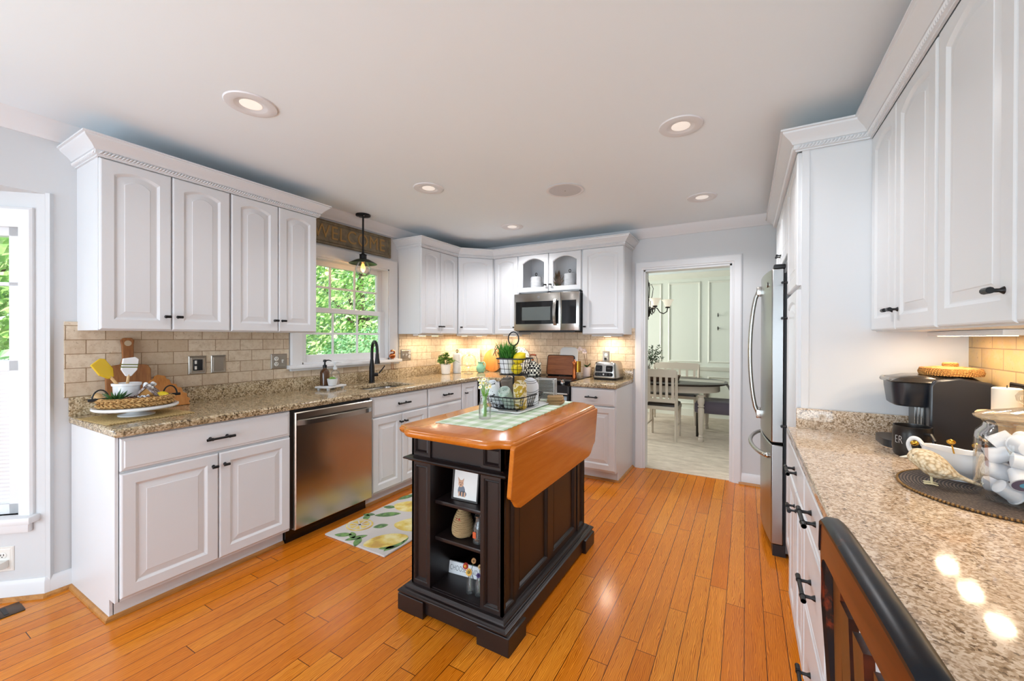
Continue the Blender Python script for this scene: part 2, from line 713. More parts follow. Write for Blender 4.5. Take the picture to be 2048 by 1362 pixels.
def baseboard(name, path, side):
    mb = MB()
    mb.sweep(path, [(0, 0), (.014, 0), (.014, .075), (.009, .09), (.004, .098), (0, .098)], side=side)
    o = st(mb, name, M['trim'], smooth=30)
    mb = MB()
    mb.sweep(path, [(.014, 0), (.03, 0), (.028, .01), (.02, .018), (.014, .019)], side=side)
    mb.build('shoe_mould', M['shoe'], o, 30)


baseboard('baseboard_left', [(BX, -1.2), (BX, BY), (XL, .62), (XL, .712)], -1)
baseboard('baseboard_back', [(-.052, YB), (.235, YB)], -1)

# doorway casing
d1 = struct(bpy.data.objects.new('door_1', None))
COL.objects.link(d1)
cp = [(0, 0), (.082, 0), (.082, .012), (.07, .02), (.02, .02), (.012, .014), (0, .012)]


def casing(name, y, sgn):
    mb = MB()
    a, b, z = DX0 - .004, DX1 + .004, DZ + .004
    loops = []
    for px, pz, ox, oz in ((a, 0, -1, 0), (a, z, -1, 1), (b, z, 1, 1), (b, 0, 1, 0)):
        loops.append([(px + ox * o, y - sgn * h, pz + oz * o) for o, h in cp])
    mb.loft(loops)
    mb.build(name, M['trim'], d1, 30)


casing('casing', YB - .0005, 1)
casing('casing', YB + .1205, -1)
mb = MB()
mb.box(DX0 - .001, DX0 + .016, YB - .002, YB + .122, 0, DZ)
mb.box(DX1 - .016, DX1 + .001, YB - .002, YB + .122, 0, DZ)
mb.box(DX0, DX1, YB - .002, YB + .122, DZ - .016, DZ + .001)
mb.build('jamb', M['trim'], d1, 0)


def win_sash(mb, u0, u1, z0, z1, st_, rt_, rb, y0, y1, fn):
    for a, b, c, d in ((u0, u0 + st_, z0, z1), (u1 - st_, u1, z0, z1), (u0 + st_, u1 - st_, z0, z0 + rb), (u0 + st_, u1 - st_, z1 - rt_, z1)):
        fn(mb, a, b, y0, y1, c, d)


# window 1 over the sink (in the left wall; local u = world y, depth = -x)
w1 = struct(bpy.data.objects.new('window_1', None))
COL.objects.link(w1)


def wbox(mb, u0, u1, d0, d1_, z0, z1):
    mb.box(XL - d1_, XL - d0, u0, u1, z0, z1)


mb = MB()
loops = []
cw = [(0, 0), (.1, 0), (.1, .014), (.088, .022), (.03, .018), (.012, .012), (0, .01)]
for u, z, ou, oz in ((WY0 + .004, WZ0, -1, 0), (WY0 + .004, WZ1 - .004, -1, 1), (WY1 - .004, WZ1 - .004, 1, 1), (WY1 - .004, WZ0, 1, 0)):
    loops.append([(XL + h, u + ou * o, z + oz * o) for o, h in cw])
mb.loft(loops)
mb.build('casing', M['trim'], w1, 30)
mb = MB()
mb.box(XL - .06, XL + .055, WY0 - .125, WY1 + .125, WZ0 - .03, WZ0 + .0, .006)
mb.box(XL - .0, XL + .03, WY0 - .1, WY1 + .1, WZ0 - .048, WZ0 - .03, .003)
mb.build('sill', M['trim'], w1, 30)
mb = MB()
for a, b, c, d in ((WY0, WY0 + .018, WZ0, WZ1), (WY1 - .018, WY1, WZ0, WZ1), (WY0, WY1, WZ1 - .018, WZ1), (WY0, WY1, WZ0 - .002, WZ0 + .016)):
    wbox(mb, a, b, -.0, .14, c, d)
mb.build('frame', M['trim'], w1, 0)
for nm, z0, z1, dd in (('lower_sash', 1.128, 1.595, .05), ('upper_sash', 1.555, 2.008, .09)):
    mb = MB()
    win_sash(mb, WY0 + .018, WY1 - .018, z0, z1, .058, .045, .06 if nm[0] == 'l' else .04, dd, dd + .035, wbox)
    s_ = bevel(mb.build(nm, M['trim'], w1, 0), .004)
    mb = MB()
    g0, g1 = WY0 + .076, WY1 - .076
    zb, zt = z0 + (.06 if nm[0] == 'l' else .04), z1 - .045
    for k in (1, 2):
        wbox(mb, g0 + (g1 - g0) * k / 3 - .009, g0 + (g1 - g0) * k / 3 + .009, dd + .014, dd + .024, zb, zt)
    wbox(mb, g0, g1, dd + .0145, dd + .0235, (zb + zt) / 2 - .009, (zb + zt) / 2 + .009)
    mb.build('muntin', M['trim'], s_, 0)
    mb = MB()
    wbox(mb, g0 - .004, g1 + .004, dd + .018, dd + .021, zb - .004, zt + .004)
    mb.build('pane', M['glass'], s_, 0)

# window 2 in the bay's side wall
w2 = struct(bpy.data.objects.new('window_2', None))
COL.objects.link(w2)


def bl(mb, name, m, parent, smooth=0):
    mb.move(BX, BY, 0, BRZ)
    return mb.build(name, m, parent, smooth)


mb = MB()
loops = []
for u, z, ou, oz in ((gx1 - .004, gz0, 1, 0), (gx1 - .004, gz1 - .004, 1, 1), (gx0 + .004, gz1 - .004, -1, 1), (gx0 + .004, gz0, -1, 0)):
    loops.append([(u + ou * o * .62, -h, z + oz * o) for o, h in cw])
mb.loft(loops)
bl(mb, 'casing', M['trim'], w2, 30)
mb = MB()
mb.box(gx0 - .08, gx1 + .078, -.06, .04, gz0 - .035, gz0, .006)
mb.box(gx0 - .06, gx1 + .05, -.028, 0, gz0 - .085, gz0 - .035, .005)
bl(mb, 'sill', M['trim'], w2, 30)
mb = MB()
for a, b, c, d in ((gx0, gx0 + .065, gz0, gz1), (gx1 - .065, gx1, gz0, gz1), (gx0, gx1, gz1 - .045, gz1), (gx0, gx1, gz0, gz0 + .05), (gx0, gx1, 1.165, 1.215), (gx0, gx1, 1.60, 1.617)):
    mb.box(a, b, .02, .07, c, d)
bl(mb, 'frame', M['trim'], w2)
mb = MB()
mb.box(gx0 + .06, gx1 - .06, .045, .049, 1.21, gz1 - .04)
bl(mb, 'pane', M['glass'], w2)
mb = MB()
for k in range(37):
    z = gz0 + .05 + k * .02
    mb.prism([(.034, z), (.031, z + .01), (.034, z + .02), (.04, z + .01)], 'x', gx0 + .066, gx1 - .066)
bl(mb, 'cellular_shade', M['trim'], w2)
w3 = struct(bpy.data.objects.new('window_3', None))
COL.objects.link(w3)
mb = MB()
for a, b, c, d in ((-1.16, -1.1, .45, 1.95), (0, .06, .45, 1.95), (-.58, -.52, .45, 1.95), (-1.16, .06, .45, .5), (-1.16, .06, 1.9, 1.95)):
    mb.box(BX - .07, BX - .02, a, b, c, d)
mb.build('frame', M['trim'], w3, 0)
MB().box(BX - .045, BX - .04, -1.1, 0, .5, 1.9).build('pane', M['glass'], w3, 0)

# tile splashbacks
mb = MB()
mb.box(XL - .001, XL + .011, .685, 1.878, 1.014, 1.42)
mb.box(XL - .001, XL + .011, 1.878, 3.035, 1.014, WZ0 - .045)
mb.box(XL - .001, XL + .011, 3.035, YB, 1.014, 1.40)
tag(mb.build('tile_backsplash', M['tile_l'], None, 0), 'tumbled travertine tile backsplash behind the sink counter', 'backsplash', kind='structure')
mb = MB()
mb.box(XL + .011, -1.005, YB - .011, YB + .001, 1.014, 1.44)
mb.box(-2.24, -1.465, YB - .011, YB + .001, .9, 1.014)
tag(mb.build('tile_backsplash', M['tile_b'], None, 0), 'tumbled travertine tile backsplash behind the stove', 'backsplash', kind='structure')
mb = MB()
mb.box(XR - .011, XR + .001, .2, YP - .001, 1.0, 1.42)
M['tile_r'] = tile_mat('travertine_right', 'yzx', (.05, -1.0, 0), ('C4A672', 'CFB27F', 'BC9E6A'))
tag(mb.build('tile_backsplash', M['tile_r'], None, 0), 'tumbled travertine tile backsplash beside the coffee maker', 'backsplash', kind='structure')

# dining room shell
M['dwall'] = mat('dining_wall_paint', 'E6EADF', .7)
M['carpet'] = mat('carpet', 'C0B4A4', .95, sheen=.2, bump=(240, .6))
N = NT(M['carpet'])
N.col(N.ramp(N.noise(5, 6, .7, N.map((1, 3, 1))), [(.35, 'B9A894'), (.65, 'DCCDBA')]))
DY = 7.4
MB().box(-3.3, 1.5, YB + .02, DY + .1, -.05, .004).build('floor_dining', M['carpet'], None, 0)['kind'] = 'structure'
MB().box(-3.4, 1.6, YB + .1, DY + .1, ZC, ZC + .1).build('ceiling_dining', M['ceil'], None, 0)['kind'] = 'structure'
MB().box(-3.3, 1.6, DY, DY + .1, 0, ZC).build('wall_dining_back', M['dwall'], None, 0)['kind'] = 'structure'
MB().box(1.5, 1.6, YB + .1, DY, 0, ZC).build('wall_dining_right', M['dwall'], None, 0)['kind'] = 'structure'
mb = MB()
mb.box(-3.3, -3.2, YB + .1, 5.3, 0, ZC)
mb.box(-3.3, -3.2, 6.8, DY, 0, ZC)
mb.box(-3.3, -3.2, 5.3, 6.8, 0, .7)
mb.box(-3.3, -3.2, 5.3, 6.8, 2.1, ZC)
mb.build('wall_dining_left', M['dwall'], None, 0)['kind'] = 'structure'
w4 = struct(bpy.data.objects.new('window_4', None))
COL.objects.link(w4)
mb = MB()
for a, b, c, d in ((5.3, 5.36, .7, 2.1), (6.74, 6.8, .7, 2.1), (6.02, 6.08, .7, 2.1), (5.3, 6.8, .7, .75), (5.3, 6.8, 2.05, 2.1)):
    mb.box(-3.27, -3.22, a, b, c, d)
mb.build('frame', M['trim'], w4, 0)
MB().box(-3.25, -3.245, 5.36, 6.74, .75, 2.05).build('pane', M['glass'], w4, 0)
mb = MB()
pr = [(0, 0), (.035, 0), (.03, .012), (.018, .018), (.006, .012)]
for x0 in (-3.08, -2.45, -1.82, -1.19, -.556, .075, .7):
    for z0, z1 in ((.92, 2.297), (.2, .70)):
        x1 = x0 + .525
        loops = []
        for px, pz, ox, oz in ((x0, z0, 1, 1), (x1, z0, -1, 1), (x1, z1, -1, -1), (x0, z1, 1, -1)):
            loops.append([(px + ox * o, DY - h, pz + oz * o) for o, h in pr])
        mb.loft(loops, wrap=True)
mb.sweep([(-3.2, DY), (1.5, DY)], [(0, .785), (.018, .79), (.028, .82), (.035, .85), (0, .855)], side=-1)
mb.sweep([(-3.2, DY), (1.5, DY)], [(0, 0), (.016, 0), (.016, .12), (0, .13)], side=-1)
mb.sweep([(-3.2, YB + .12), (-3.2, DY), (1.5, DY)], CP, side=-1)
M['dtrim'] = mat('dining_trim_paint', 'E8E9DE', .5)
st(mb, 'trim_2', M['dtrim'], smooth=30)

# ------------------------------------------------------------------ outdoors, seen through the windows
M['grass'] = mat('lawn', '6E8F45', .9, bump=(60, .6))
MB().box(-40, XL - .3, -30, 40, -.75, -.6).build('ground', M['grass'], None, 0)['kind'] = 'structure'
M['bark'] = mat('bark', '5A4A3A', .9, bump=(30, .8))


def leaf_mat(name, c0, c1, c2):
    m = mat(name, c1, .6)
    N = NT(m)
    k = N.voro(2.2, out='Color')
    sp = N.n('ShaderNodeSeparateColor')
    N.link(k, sp.inputs[0])
    N.col(N.ramp(N.math('ADD', N.math('MULTIPLY', sp.outputs[0], .4), N.math('MULTIPLY', N.noise(3.5, 4, .7), .7)), [(.3, c0), (.55, c1), (.8, c2)]))
    return m


M['lf1'] = leaf_mat('foliage_bright', '6BA34C', 'A3CF74', 'E0F2B8')
M['lf2'] = leaf_mat('foliage_deep', '528C58', '7DB57C', 'B9DDAA')


def tree(label, x, y, z0, h, rad, n, m, leaf=.13, zc=None, group=None, cat='tree', name='tree'):
    r = thing(name, label, cat, (x, y, z0), 0, group)
    mb = MB()
    zc = zc or h * .62
    mb.tube([(0, 0, 0), (.08, .03, zc * .5), (0, 0, zc), (.05, 0, zc + .4)], [.13, .11, .09, .03], 8)
    for a in range(5):
        an = a * 1.3
        mb.tube([(0, 0, zc * .6), (rad * .5 * cos(an), rad * .5 * sin(an), zc * 1.0)], [.05, .015], 6)
    mb.build('trunk', M['bark'], r)
    mb = MB()
    for i in range(n):
        while True:
            p = Vector((random.uniform(-1, 1), random.uniform(-1, 1), random.uniform(-1, 1)))
            if .25 < p.length < 1:
                break
        p = Vector((p.x * rad, p.y * rad, zc + p.z * (h - zc)))
        if p.z < .02:
            p.z = random.uniform(.05, .4)
        q = Vector((random.gauss(0, 1), random.gauss(0, 1), random.gauss(0, 1))).normalized()
        u = q.orthogonal().normalized()
        w = q.cross(u)
        s_ = leaf * random.uniform(.6, 1.3)
        mb.quad(p - u * s_, p + w * s_ * .45, p + u * s_, p - w * s_ * .45)
    mb.build('foliage', m, r, 0, recalc=False)
    return r


G = 'trees and shrubs outside the windows'
tree('bright green tree in the upper panes of the sink window', -9.4, 7.6, -.6, 6.6, 2.1, 14000, M['lf1'], .075, 3.4, G)
tree('bright leafy tree at the left behind the sink window', -12.6, 3.4, -.6, 6.4, 2.2, 9000, M['lf1'], .085, 3.2, G)
tree('dense green shrub low outside the sink window', -6.3, 5.25, -.6, 2.1, 1.05, 9000, M['lf2'], .05, .95, G, 'shrub', 'shrub')
tree('rounded green shrub low at the right outside the sink window', -6.2, 7.9, -.6, 2.2, 1.1, 7000, M['lf2'], .055, 1.0, G, 'shrub', 'shrub')
tree('tall tree at the right edge of the sink window view', -8.8, 12.4, -.6, 6.8, 2.3, 9000, M['lf1'], .09, 3.2, G)
tree('big tree far behind the garden shrubs', -15.9, 9.6, -.6, 9.5, 3.6, 12000, M['lf2'], .14, 4.6, G)
tree('green tree seen through the bay window', -9.6, 1.0, -.6, 5.6, 1.05, 6000, M['lf1'], .085, 3.0, G)
tree('low green shrub seen through the bay window', -6.3, .85, -.6, 1.8, .75, 4000, M['lf2'], .06, .85, G, 'shrub', 'shrub')

# ================================================================== CABINETS
def rect_loop(x0, x1, z0, z1, y, i=0, n=9):
    P = [(x0 + i, y, z0 + i), (x1 - i, y, z0 + i)]
    for k in range(n + 1):
        u = 1 - k / n
        P.append((x0 + i + (x1 - x0 - 2 * i) * u, y, z1 - i))
    return P


def open_loop(x0, x1, z0, z1, y, s, i, arch, n=9, st_=None):
    st_ = s - .008 if arch else s
    l, r, b = x0 + s + i, x1 - s - i, z0 + s + i
    sp = z1 - (st_ or s) - arch - i
    P = [(l, y, b), (r, y, b)]
    for k in range(n + 1):
        u = 1 - k / n
        P.append((l + (r - l) * u, y, sp + arch * (1 - (2 * u - 1) ** 2)))
    return P


def door(x0, x1, z0, z1, arch=0, s=.056, glass=False, t=.02):
    mb = MB()
    a = (x0, x1, z0, z1)
    L = [rect_loop(*a, 0), rect_loop(*a, -t + .006), rect_loop(*a, -t + .002, .003), rect_loop(*a, -t, .007)]
    if glass:
        L += [open_loop(*a, -t, s, -.006, arch), open_loop(*a, -t + .006, s, 0, arch), open_loop(*a, 0, s, 0, arch)]
        return mb.loft(L, wrap=True)
    L += [open_loop(*a, -t, s, -.004, arch), open_loop(*a, -t + .003, s, .001, arch), open_loop(*a, -t + .0075, s, .007, arch), open_loop(*a, -t + .008, s, .011, arch),
          open_loop(*a, -t + .0035, s, .036, arch), open_loop(*a, -t + .002, s, .0385, arch)]
    return mb.loft(L)


def slab(x0, x1, z0, z1, t=.02):
    a = (x0, x1, z0, z1)
    return MB().loft([rect_loop(*a, 0, 0, 1), rect_loop(*a, -t + .008, 0, 1), rect_loop(*a, -t + .004, .004, 1), rect_loop(*a, -t + .003, .012, 1), rect_loop(*a, -t, .016, 1)])


def knob(parent, x, z, y=-.02):
    mb = MB()
    mb.lathe([(.009, 0), (.007, .003), (.0045, .007), (.0045, .022)], n=10)
    mb.move(rx=PI / 2)
    mb.cyl((-.014, -.026, 0), (.014, -.026, 0), .0075, n=10)
    mb.move(x, y, z)
    return mb.build('knob', M['black'], parent)


def pull(parent, x, z, y=-.02, L=.15):
    mb2 = MB()
    for k in (-1, 1):
        f = len(mb2.bm.verts)
        mb2.lathe([(.0095, 0), (.0075, .005), (.005, .01), (.005, .03)], n=10)
        mb2.move(k * L * .3, 0, 0, rx=PI / 2, first=f)
    mb2.cyl((-L / 2, -.032, 0), (L / 2, -.032, 0), .0062, n=12)
    for k in (-1, 1):
        mb2.cyl((k * L * .34, -.032, 0), (k * L / 2, -.032, 0), .0075, n=12)
        mb2.cyl((k * L * .285, -.032, 0), (k * L * .32, -.032, 0), .0085, n=12)
    mb2.move(x, y, z)
    return mb2.build('pull_handle', M['black'], parent)


def add_door(r, x0, x1, z0, z1, kx=None, kz=None, arch=0, s=.056):
    d = door(x0, x1, z0, z1, arch, s).build('door', M['white'], r, 9)
    if kx is not None:
        knob(d, kx, kz)
    return d


def add_drawer(r, x0, x1, z0, z1, L=.13):
    d = slab(x0, x1, z0, z1).build('drawer', M['white'], r, 9)
    if L:
        pull(d, (x0 + x1) / 2, (z0 + z1) / 2, -.02, L)
    return d


G_B = 'white base cabinets'
G_U = 'white wall cabinets'


def base(label, loc, rz, w, dep=.60, e0=False, e1=False, ztop=.874, hollow=0):
    """base cabinet: local x along the front, y into the cabinet, front frame at y=0"""
    r = thing('base_cabinet', label, 'cabinet', loc, rz, G_B)
    mb = MB()
    if hollow:
        mb.box(0, w, 0, dep, .1, hollow)
        mb.box(0, w, 0, .02, hollow, ztop)
    else:
        mb.box(0, w, 0, dep, .1, ztop)
    mb.box(.0, w, .07, .09, 0, .1)
    side = [(.07, 0), (dep, 0), (dep, ztop), (0, ztop), (0, .1), (.07, .1)]
    if e0:
        mb.prism(side, 'x', -.012, .006)
    if e1:
        mb.prism(side, 'x', w - .006, w + .012)
    bevel(mb.build('carcass', M['white'], r, 0), .0015, 1)
    mb = MB()
    path = [(0, .07), (w, .07)]
    if e0:
        path = [(-.012, dep), (-.012, .07)] + path[1:]
    if e1:
        path = path[:-1] + [(w + .012, .07), (w + .012, dep)]
    mb.sweep(path, [(0, 0), (.016, 0), (.014, .01), (.006, .018), (0, .019)], side=-1)
    mb.build('shoe_mould', M['shoe'], r, 30)
    return r


H90 = PI / 2
XF = XL + .61                                 # face-frame plane of the left run (doors stand .02 proud)
# left run, local x = world y, local -y = world +x
r = base('white double-door base cabinet at the left end of the sink counter', (XF, .722, 0), H90, .803, e0=True)
add_drawer(r, .004, .797, .712, .866, .135)
add_door(r, .004, .4, .118, .70, .375, .635)
add_door(r, .404, .797, .118, .70, .43, .635)
r = base('white double-door sink base cabinet beside the dishwasher', (XF, 2.162, 0), H90, .624, hollow=.66)
add_drawer(r, .004, .619, .712, .866, .135)
add_door(r, .004, .309, .118, .70, .285, .635)
add_door(r, .313, .619, .118, .70, .338, .635)
r = base('white base cabinet of stacked drawers right of the sink', (XF, 2.79, 0), H90, .50)
add_drawer(r, .004, .494, .712, .866, .13)
add_drawer(r, .004, .494, .43, .70, .13)
add_drawer(r, .004, .494, .118, .418, .13)
r = base('narrow white base cabinet in the corner left of the stove', (XF, 3.292, 0), H90, .30, dep=.58)
add_door(r, .004, .266, .118, .866, .05, .765, 0, .05)
# back run, local x = world x
YF = YB - .61
r = base('slim white base cabinet against the left side of the stove', (XF + .02, YF, 0), 0, .30, dep=.58)
add_door(r, .03, .294, .118, .866, .26, .765, 0, .05)
r = base('white drawer base cabinet under the toaster', (-1.468, YF, 0), 0, .43, e1=True)
add_drawer(r, .004, .43, .712, .866, .12)
add_door(r, .004, .43, .118, .70, .04, .635)
# right run, local x = -world y, local -y = world -x
XFR = .205
r = base('white base cabinet with drawer and two doors beside the pantry', (XFR, YP, 0), -H90, .615, dep=.60, ztop=.870)
add_drawer(r, .05, .61, .712, .862, .12)
add_door(r, .05, .328, .118, .70, .302, .63)
add_door(r, .332, .61, .118, .70, .36, .63)
r = base('white base cabinet with a stack of deep drawers behind the wooden chair', (XFR, YP - .615, 0), -H90, .44, dep=.60, e1=True, ztop=.870)
add_drawer(r, .004, .436, .712, .862, .15)
add_drawer(r, .004, .436, .43, .70, .15)
add_drawer(r, .004, .436, .118, .418, .15)

# ------------------------------------------------------------------ wall cabinets
ZU0, ZU1 = 1.372, 2.285


def upper(label, loc, rz, w, dep=.305, z0=ZU0, z1=ZU1, e=True, name='wall_cabinet', cat='cabinet'):
    r = thing(name, label, cat, loc, rz, G_U)
    mb = MB()
    mb.box(0, w, 0, dep, z0 + .0, z1)
    bevel(mb.build('carcass', M['white'], r, 0), .0015, 1)
    return r


AR = .026
DZ0, DZ1 = 1.377, 2.243
XU = XL + .305
r = upper('white arched double-door wall cabinet at the far left over the counter', (XU, .733, 0), H90, .59)
add_door(r, .004, .293, DZ0, DZ1, .268, 1.452, AR)
add_door(r, .297, .586, DZ0, DZ1, .322, 1.452, AR)
r = upper('white arched double-door wall cabinet left of the sink window', (XU, 1.324, 0), H90, .582)
add_door(r, .004, .294, DZ0, DZ1, .27, 1.452, AR)
add_door(r, .298, .578, DZ0, DZ1, .322, 1.452, AR)
r = upper('white arched double-door wall cabinet right of the sink window', (XU, 3.02, 0), H90, .584)
add_door(r, .004, .29, DZ0, DZ1, .268, 1.452, AR)
add_door(r, .294, .58, DZ0, DZ1, .316, 1.452, AR)
# diagonal corner cabinet
YU = YB - .305
ax, ay = XU, 3.606
bx_, by_ = XL + .61, YU
dl = math.hypot(bx_ - ax, by_ - ay)
da = math.atan2(by_ - ay, bx_ - ax)
r = thing('wall_cabinet', 'white diagonal wall cabinet in the corner', 'cabinet', (ax, ay, 0), da, G_U)
mb = MB()
iv = Matrix.Rotation(-da, 2)
cpts = [iv @ (Vector(p) - Vector((ax, ay))) for p in ((ax, ay), (bx_, by_), (bx_, YB - .002), (XL + .002, YB - .002), (XL + .002, ay))]
mb.prism([tuple(p) for p in cpts], 'z', ZU0, ZU1)
mb.build('carcass', M['white'], r, 0)
add_door(r, .016, dl - .016, DZ0, DZ1, .05, 1.452, AR)
r = upper('narrow white wall cabinet left of the microwave', (bx_, YU, 0), 0, -2.231 - bx_)
add_door(r, .02, -2.231 - bx_ - .004, DZ0, DZ1, -2.231 - bx_ - .03, 1.452, AR, .05)
r = upper('white wall cabinet over the toaster', (-1.468, YU, 0), 0, .43)
add_door(r, .004, .426, DZ0, DZ1, .035, 1.452, AR)
# glass-door cabinet above the microwave (open box, so what stands inside shows)
r = thing('glass_cabinet', 'white wall cabinet with arched glass doors above the microwave', 'cabinet', (-2.231, YU, 0), 0, G_U)
mb = MB()
w, z0 = .763, 1.826
for b in ((0, w, .29, .305, z0, ZU1), (0, .016, 0, .29, z0, ZU1), (w - .016, w, 0, .29, z0, ZU1), (.016, w - .016, 0, .29, z0, z0 + .018), (.016, w - .016, 0, .29, ZU1 - .016, ZU1),
          (w / 2 - .02, w / 2 + .02, 0, .018, z0, ZU1), (.016, .036, 0, .018, z0, ZU1), (w - .036, w - .016, 0, .018, z0, ZU1), (.036, w - .036, 0, .018, ZU1 - .05, ZU1)):
    mb.box(*b)
mb.build('carcass', M['white'], r, 0)
for k, (x0, x1, kx) in enumerate(((.012, w / 2 - .003, w / 2 - .03), (w / 2 + .003, w - .012, w / 2 + .03))):
    d = door(x0, x1, 1.835, DZ1, .05, .052, True).build('door', M['white'], r, 9)
    knob(d, kx, 1.905)
    MB().prism([(p[0], p[2]) for p in open_loop(x0, x1, 1.835, DZ1, 0, .05, 0, .05)], 'y', -.009, -.006).build('pane', M['glass'], d, 0)
# right run
XUR = .514
r = upper('white arched double-door wall cabinet over the coffee maker', (XUR, YP, 0), -H90, .71)
add_door(r, .004, .335, DZ0, DZ1, .305, 1.452, AR)
add_door(r, .339, .704, DZ0, DZ1, .37, 1.452, AR)
r = upper('white arched wall cabinet at the right edge above the glass jar', (XUR, YP - .712, 0), -H90, .80)
add_door(r, .006, .398, DZ0, DZ1, .36, 1.45, AR)
add_door(r, .402, .796, DZ0, DZ1, .765, 1.45, AR)
# pantry and the cabinet above the refrigerator
XPF = .235
r = thing('pantry_cabinet', 'tall white pantry cabinet between the coffee counter and the refrigerator', 'cabinet', (XPF, YP + .52, 0), -H90)
w = .52
mb = MB()
mb.box(0, w, 0, XR - XPF - .002, .1, ZU1)
mb.box(0, w, .06, .08, 0, .1)
bevel(mb.build('carcass', M['white'], r, 0), .0015, 1)
MB().box(w - .0, w + .004, .0, .03, .915, ZU1 - .04).build('end_stile', M['white'], r, 0)
d = add_door(r, .01, w - .012, 1.60, DZ1, .05, 1.67, AR)
d = add_door(r, .01, w - .012, .118, 1.58, .05, 1.46, AR)
d2 = knob(d, .05, .82)
r = thing('fridge_cabinet', 'white double-door cabinet above the refrigerator', 'cabinet', (XPF, 3.86, 0), -H90)
mb = MB()
mb.box(0, .985, 0, XR - XPF - .002, 1.84, ZU1)
mb.box(-.02, 0, 0, XR - XPF - .002, 0, ZU1)
mb.build('carcass', M['white'], r, 0)
add_door(r, .006, .488, 1.85, DZ1, .455, 1.92, AR)
add_door(r, .494, .976, 1.85, DZ1, .527, 1.92, AR)

# ------------------------------------------------------------------ crown on the cabinets
KP = [(0, 2.243), (.008, 2.243), (.008, 2.25), (.016, 2.252), (.016, 2.272), (.022, 2.274), (.026, 2.282), (.034, 2.292), (.052, 2.308), (.062, 2.318), (.064, 2.326), (.072, 2.328), (.072, 2.336), (0, 2.336)]


def crown(label, path, side):
    o = MB().sweep(path, KP, side=side).build('crown_molding', M['white'], None, 25)
    tag(o, label, 'molding', 'crown moldings on the cabinets')
    # rope bead: slanted little strands along the frieze
    mb = MB()
    P = [Vector(p) for p in path]
    for a, b in zip(P[:-1], P[1:]):
        d = (b - a)
        L = d.length
        d.normalize()
        n = Vector((-d.y, d.x)) * side
        k = int(L / .0135)
        for i in range(k):
            c = a + d * (L * (i + .5) / k) + n * .016
            p0 = c - d * .008
            p1 = c + d * .008
            mb.tube([(p0.x, p0.y, 2.254), (c.x + n.x * .003, c.y + n.y * .003, 2.262), (p1.x, p1.y, 2.270)], [.003, .0052, .003], 6)
    mb.build('rope_bead', M['white'], o, 40)
    return o


crown('white crown molding with rope bead over the left wall cabinets', [(XL, .733), (XU + .02, .733), (XU + .02, 1.906), (XL, 1.906)], -1)
crown('white crown molding with rope bead over the corner and stove cabinets',
      [(XL, 3.02), (XU + .02, 3.02), (XU + .02, ay - .008), (bx_ + .008, YU - .02), (-1.038, YU - .02), (-1.038, YB)], -1)
crown('white crown molding with rope bead stepping over the pantry and coffee cabinets',
      [(XR, 3.88), (XPF - .02, 3.88), (XPF - .02, YP - .004), (XUR - .02, YP - .004), (XUR - .02, .84)], -1)
# frieze boards close the gap behind the mouldings on top of the boxes

# ------------------------------------------------------------------ countertops


def counter(name, label, outer, holes, m, z0=.874, z1=ZT, lips=()):
    mb = MB()
    bm = mb.bm
    ed = []
    for L in [outer] + holes:
        vs = [bm.verts.new((p[0], p[1], z0)) for p in L]
        ed += [bm.edges.new((vs[i], vs[(i + 1) % len(vs)])) for i in range(len(vs))]
    bmesh.ops.triangle_fill(bm, use_beauty=True, use_dissolve=False, edges=ed)
    ext = bmesh.ops.extrude_face_region(bm, geom=bm.faces[:])
    for v in ext['geom']:
        if isinstance(v, bmesh.types.BMVert):
            v.co.z = z1
    o = mb.build(name, m, None, 30)
    bevel(o, .011, 3, 50)
    tag(o, label, 'countertop')
    mb = MB()
    for b in lips:
        mb.box(*b, .003)
    if lips:
        mb.build('upstand', m, o, 30)
    return o


SX0, SX1, SY0, SY1 = -2.99, -2.63, 2.235, 2.735
hole = [(p[0] + (SX0 + SX1) / 2, p[1] + (SY0 + SY1) / 2) for p in rrect(SX1 - SX0, SY1 - SY0, .05)]
CF = XL + .645
counter('countertop', 'brown speckled granite countertop with the sink, running into the corner',
        [(XL + .002, .70), (CF, .70), (CF, YB - .645), (-2.238, YB - .645), (-2.238, YB - .002), (XL + .002, YB - .002)], [hole], M['granite'],
        lips=((XL + .001, XL + .022, .70, YB - .022, ZT - .001, 1.014), (XL + .001, -2.238, YB - .022, YB - .001, ZT - .001, 1.014)))
counter('countertop', 'short brown speckled granite countertop right of the stove', [(-1.468, YB - .645), (-1.02, YB - .645), (-1.02, YB - .002), (-1.468, YB - .002)], [], M['granite'],
        lips=((-1.468, -1.02, YB - .022, YB - .001, ZT - .001, 1.014),))
counter('countertop', 'beige speckled granite countertop under the coffee maker and glass jar', [(.178, -.25), (XR - .002, -.25), (XR - .002, YP - .002), (.178, YP - .002)], [], M['granite_r'],
        z0=.872, z1=.912, lips=((.215, XR - .022, YP - .024, YP - .003, .911, 1.006), (XR - .022, XR - .001, -.2, YP - .003, .911, 1.006)))

# ------------------------------------------------------------------ sink
r = thing('sink', 'stainless undermount sink below the window', 'sink', ((SX0 + SX1) / 2, (SY0 + SY1) / 2, ZT))
mb = MB()
W_, D_ = SX1 - SX0 + .012, SY1 - SY0 + .012
loops = [[(p[0], p[1], z) for p in rrect(W_ - 2 * i, D_ - 2 * i, max(.05 - i * .2, .03))] for i, z in ((-.012, -.045), (0, -.045), (.004, -.06), (.012, -.20), (.04, -.215))]
mb.loft(loops, False, True)
mb.build('basin', M['steel'], r, 40, solid=.002)
MB().lathe([(.0, .0), (.04, .0), (.045, .004), (.03, .006), (.0, .004)][1:], (0, 0, -.214), 16).build('drain', M['chrome'], r)

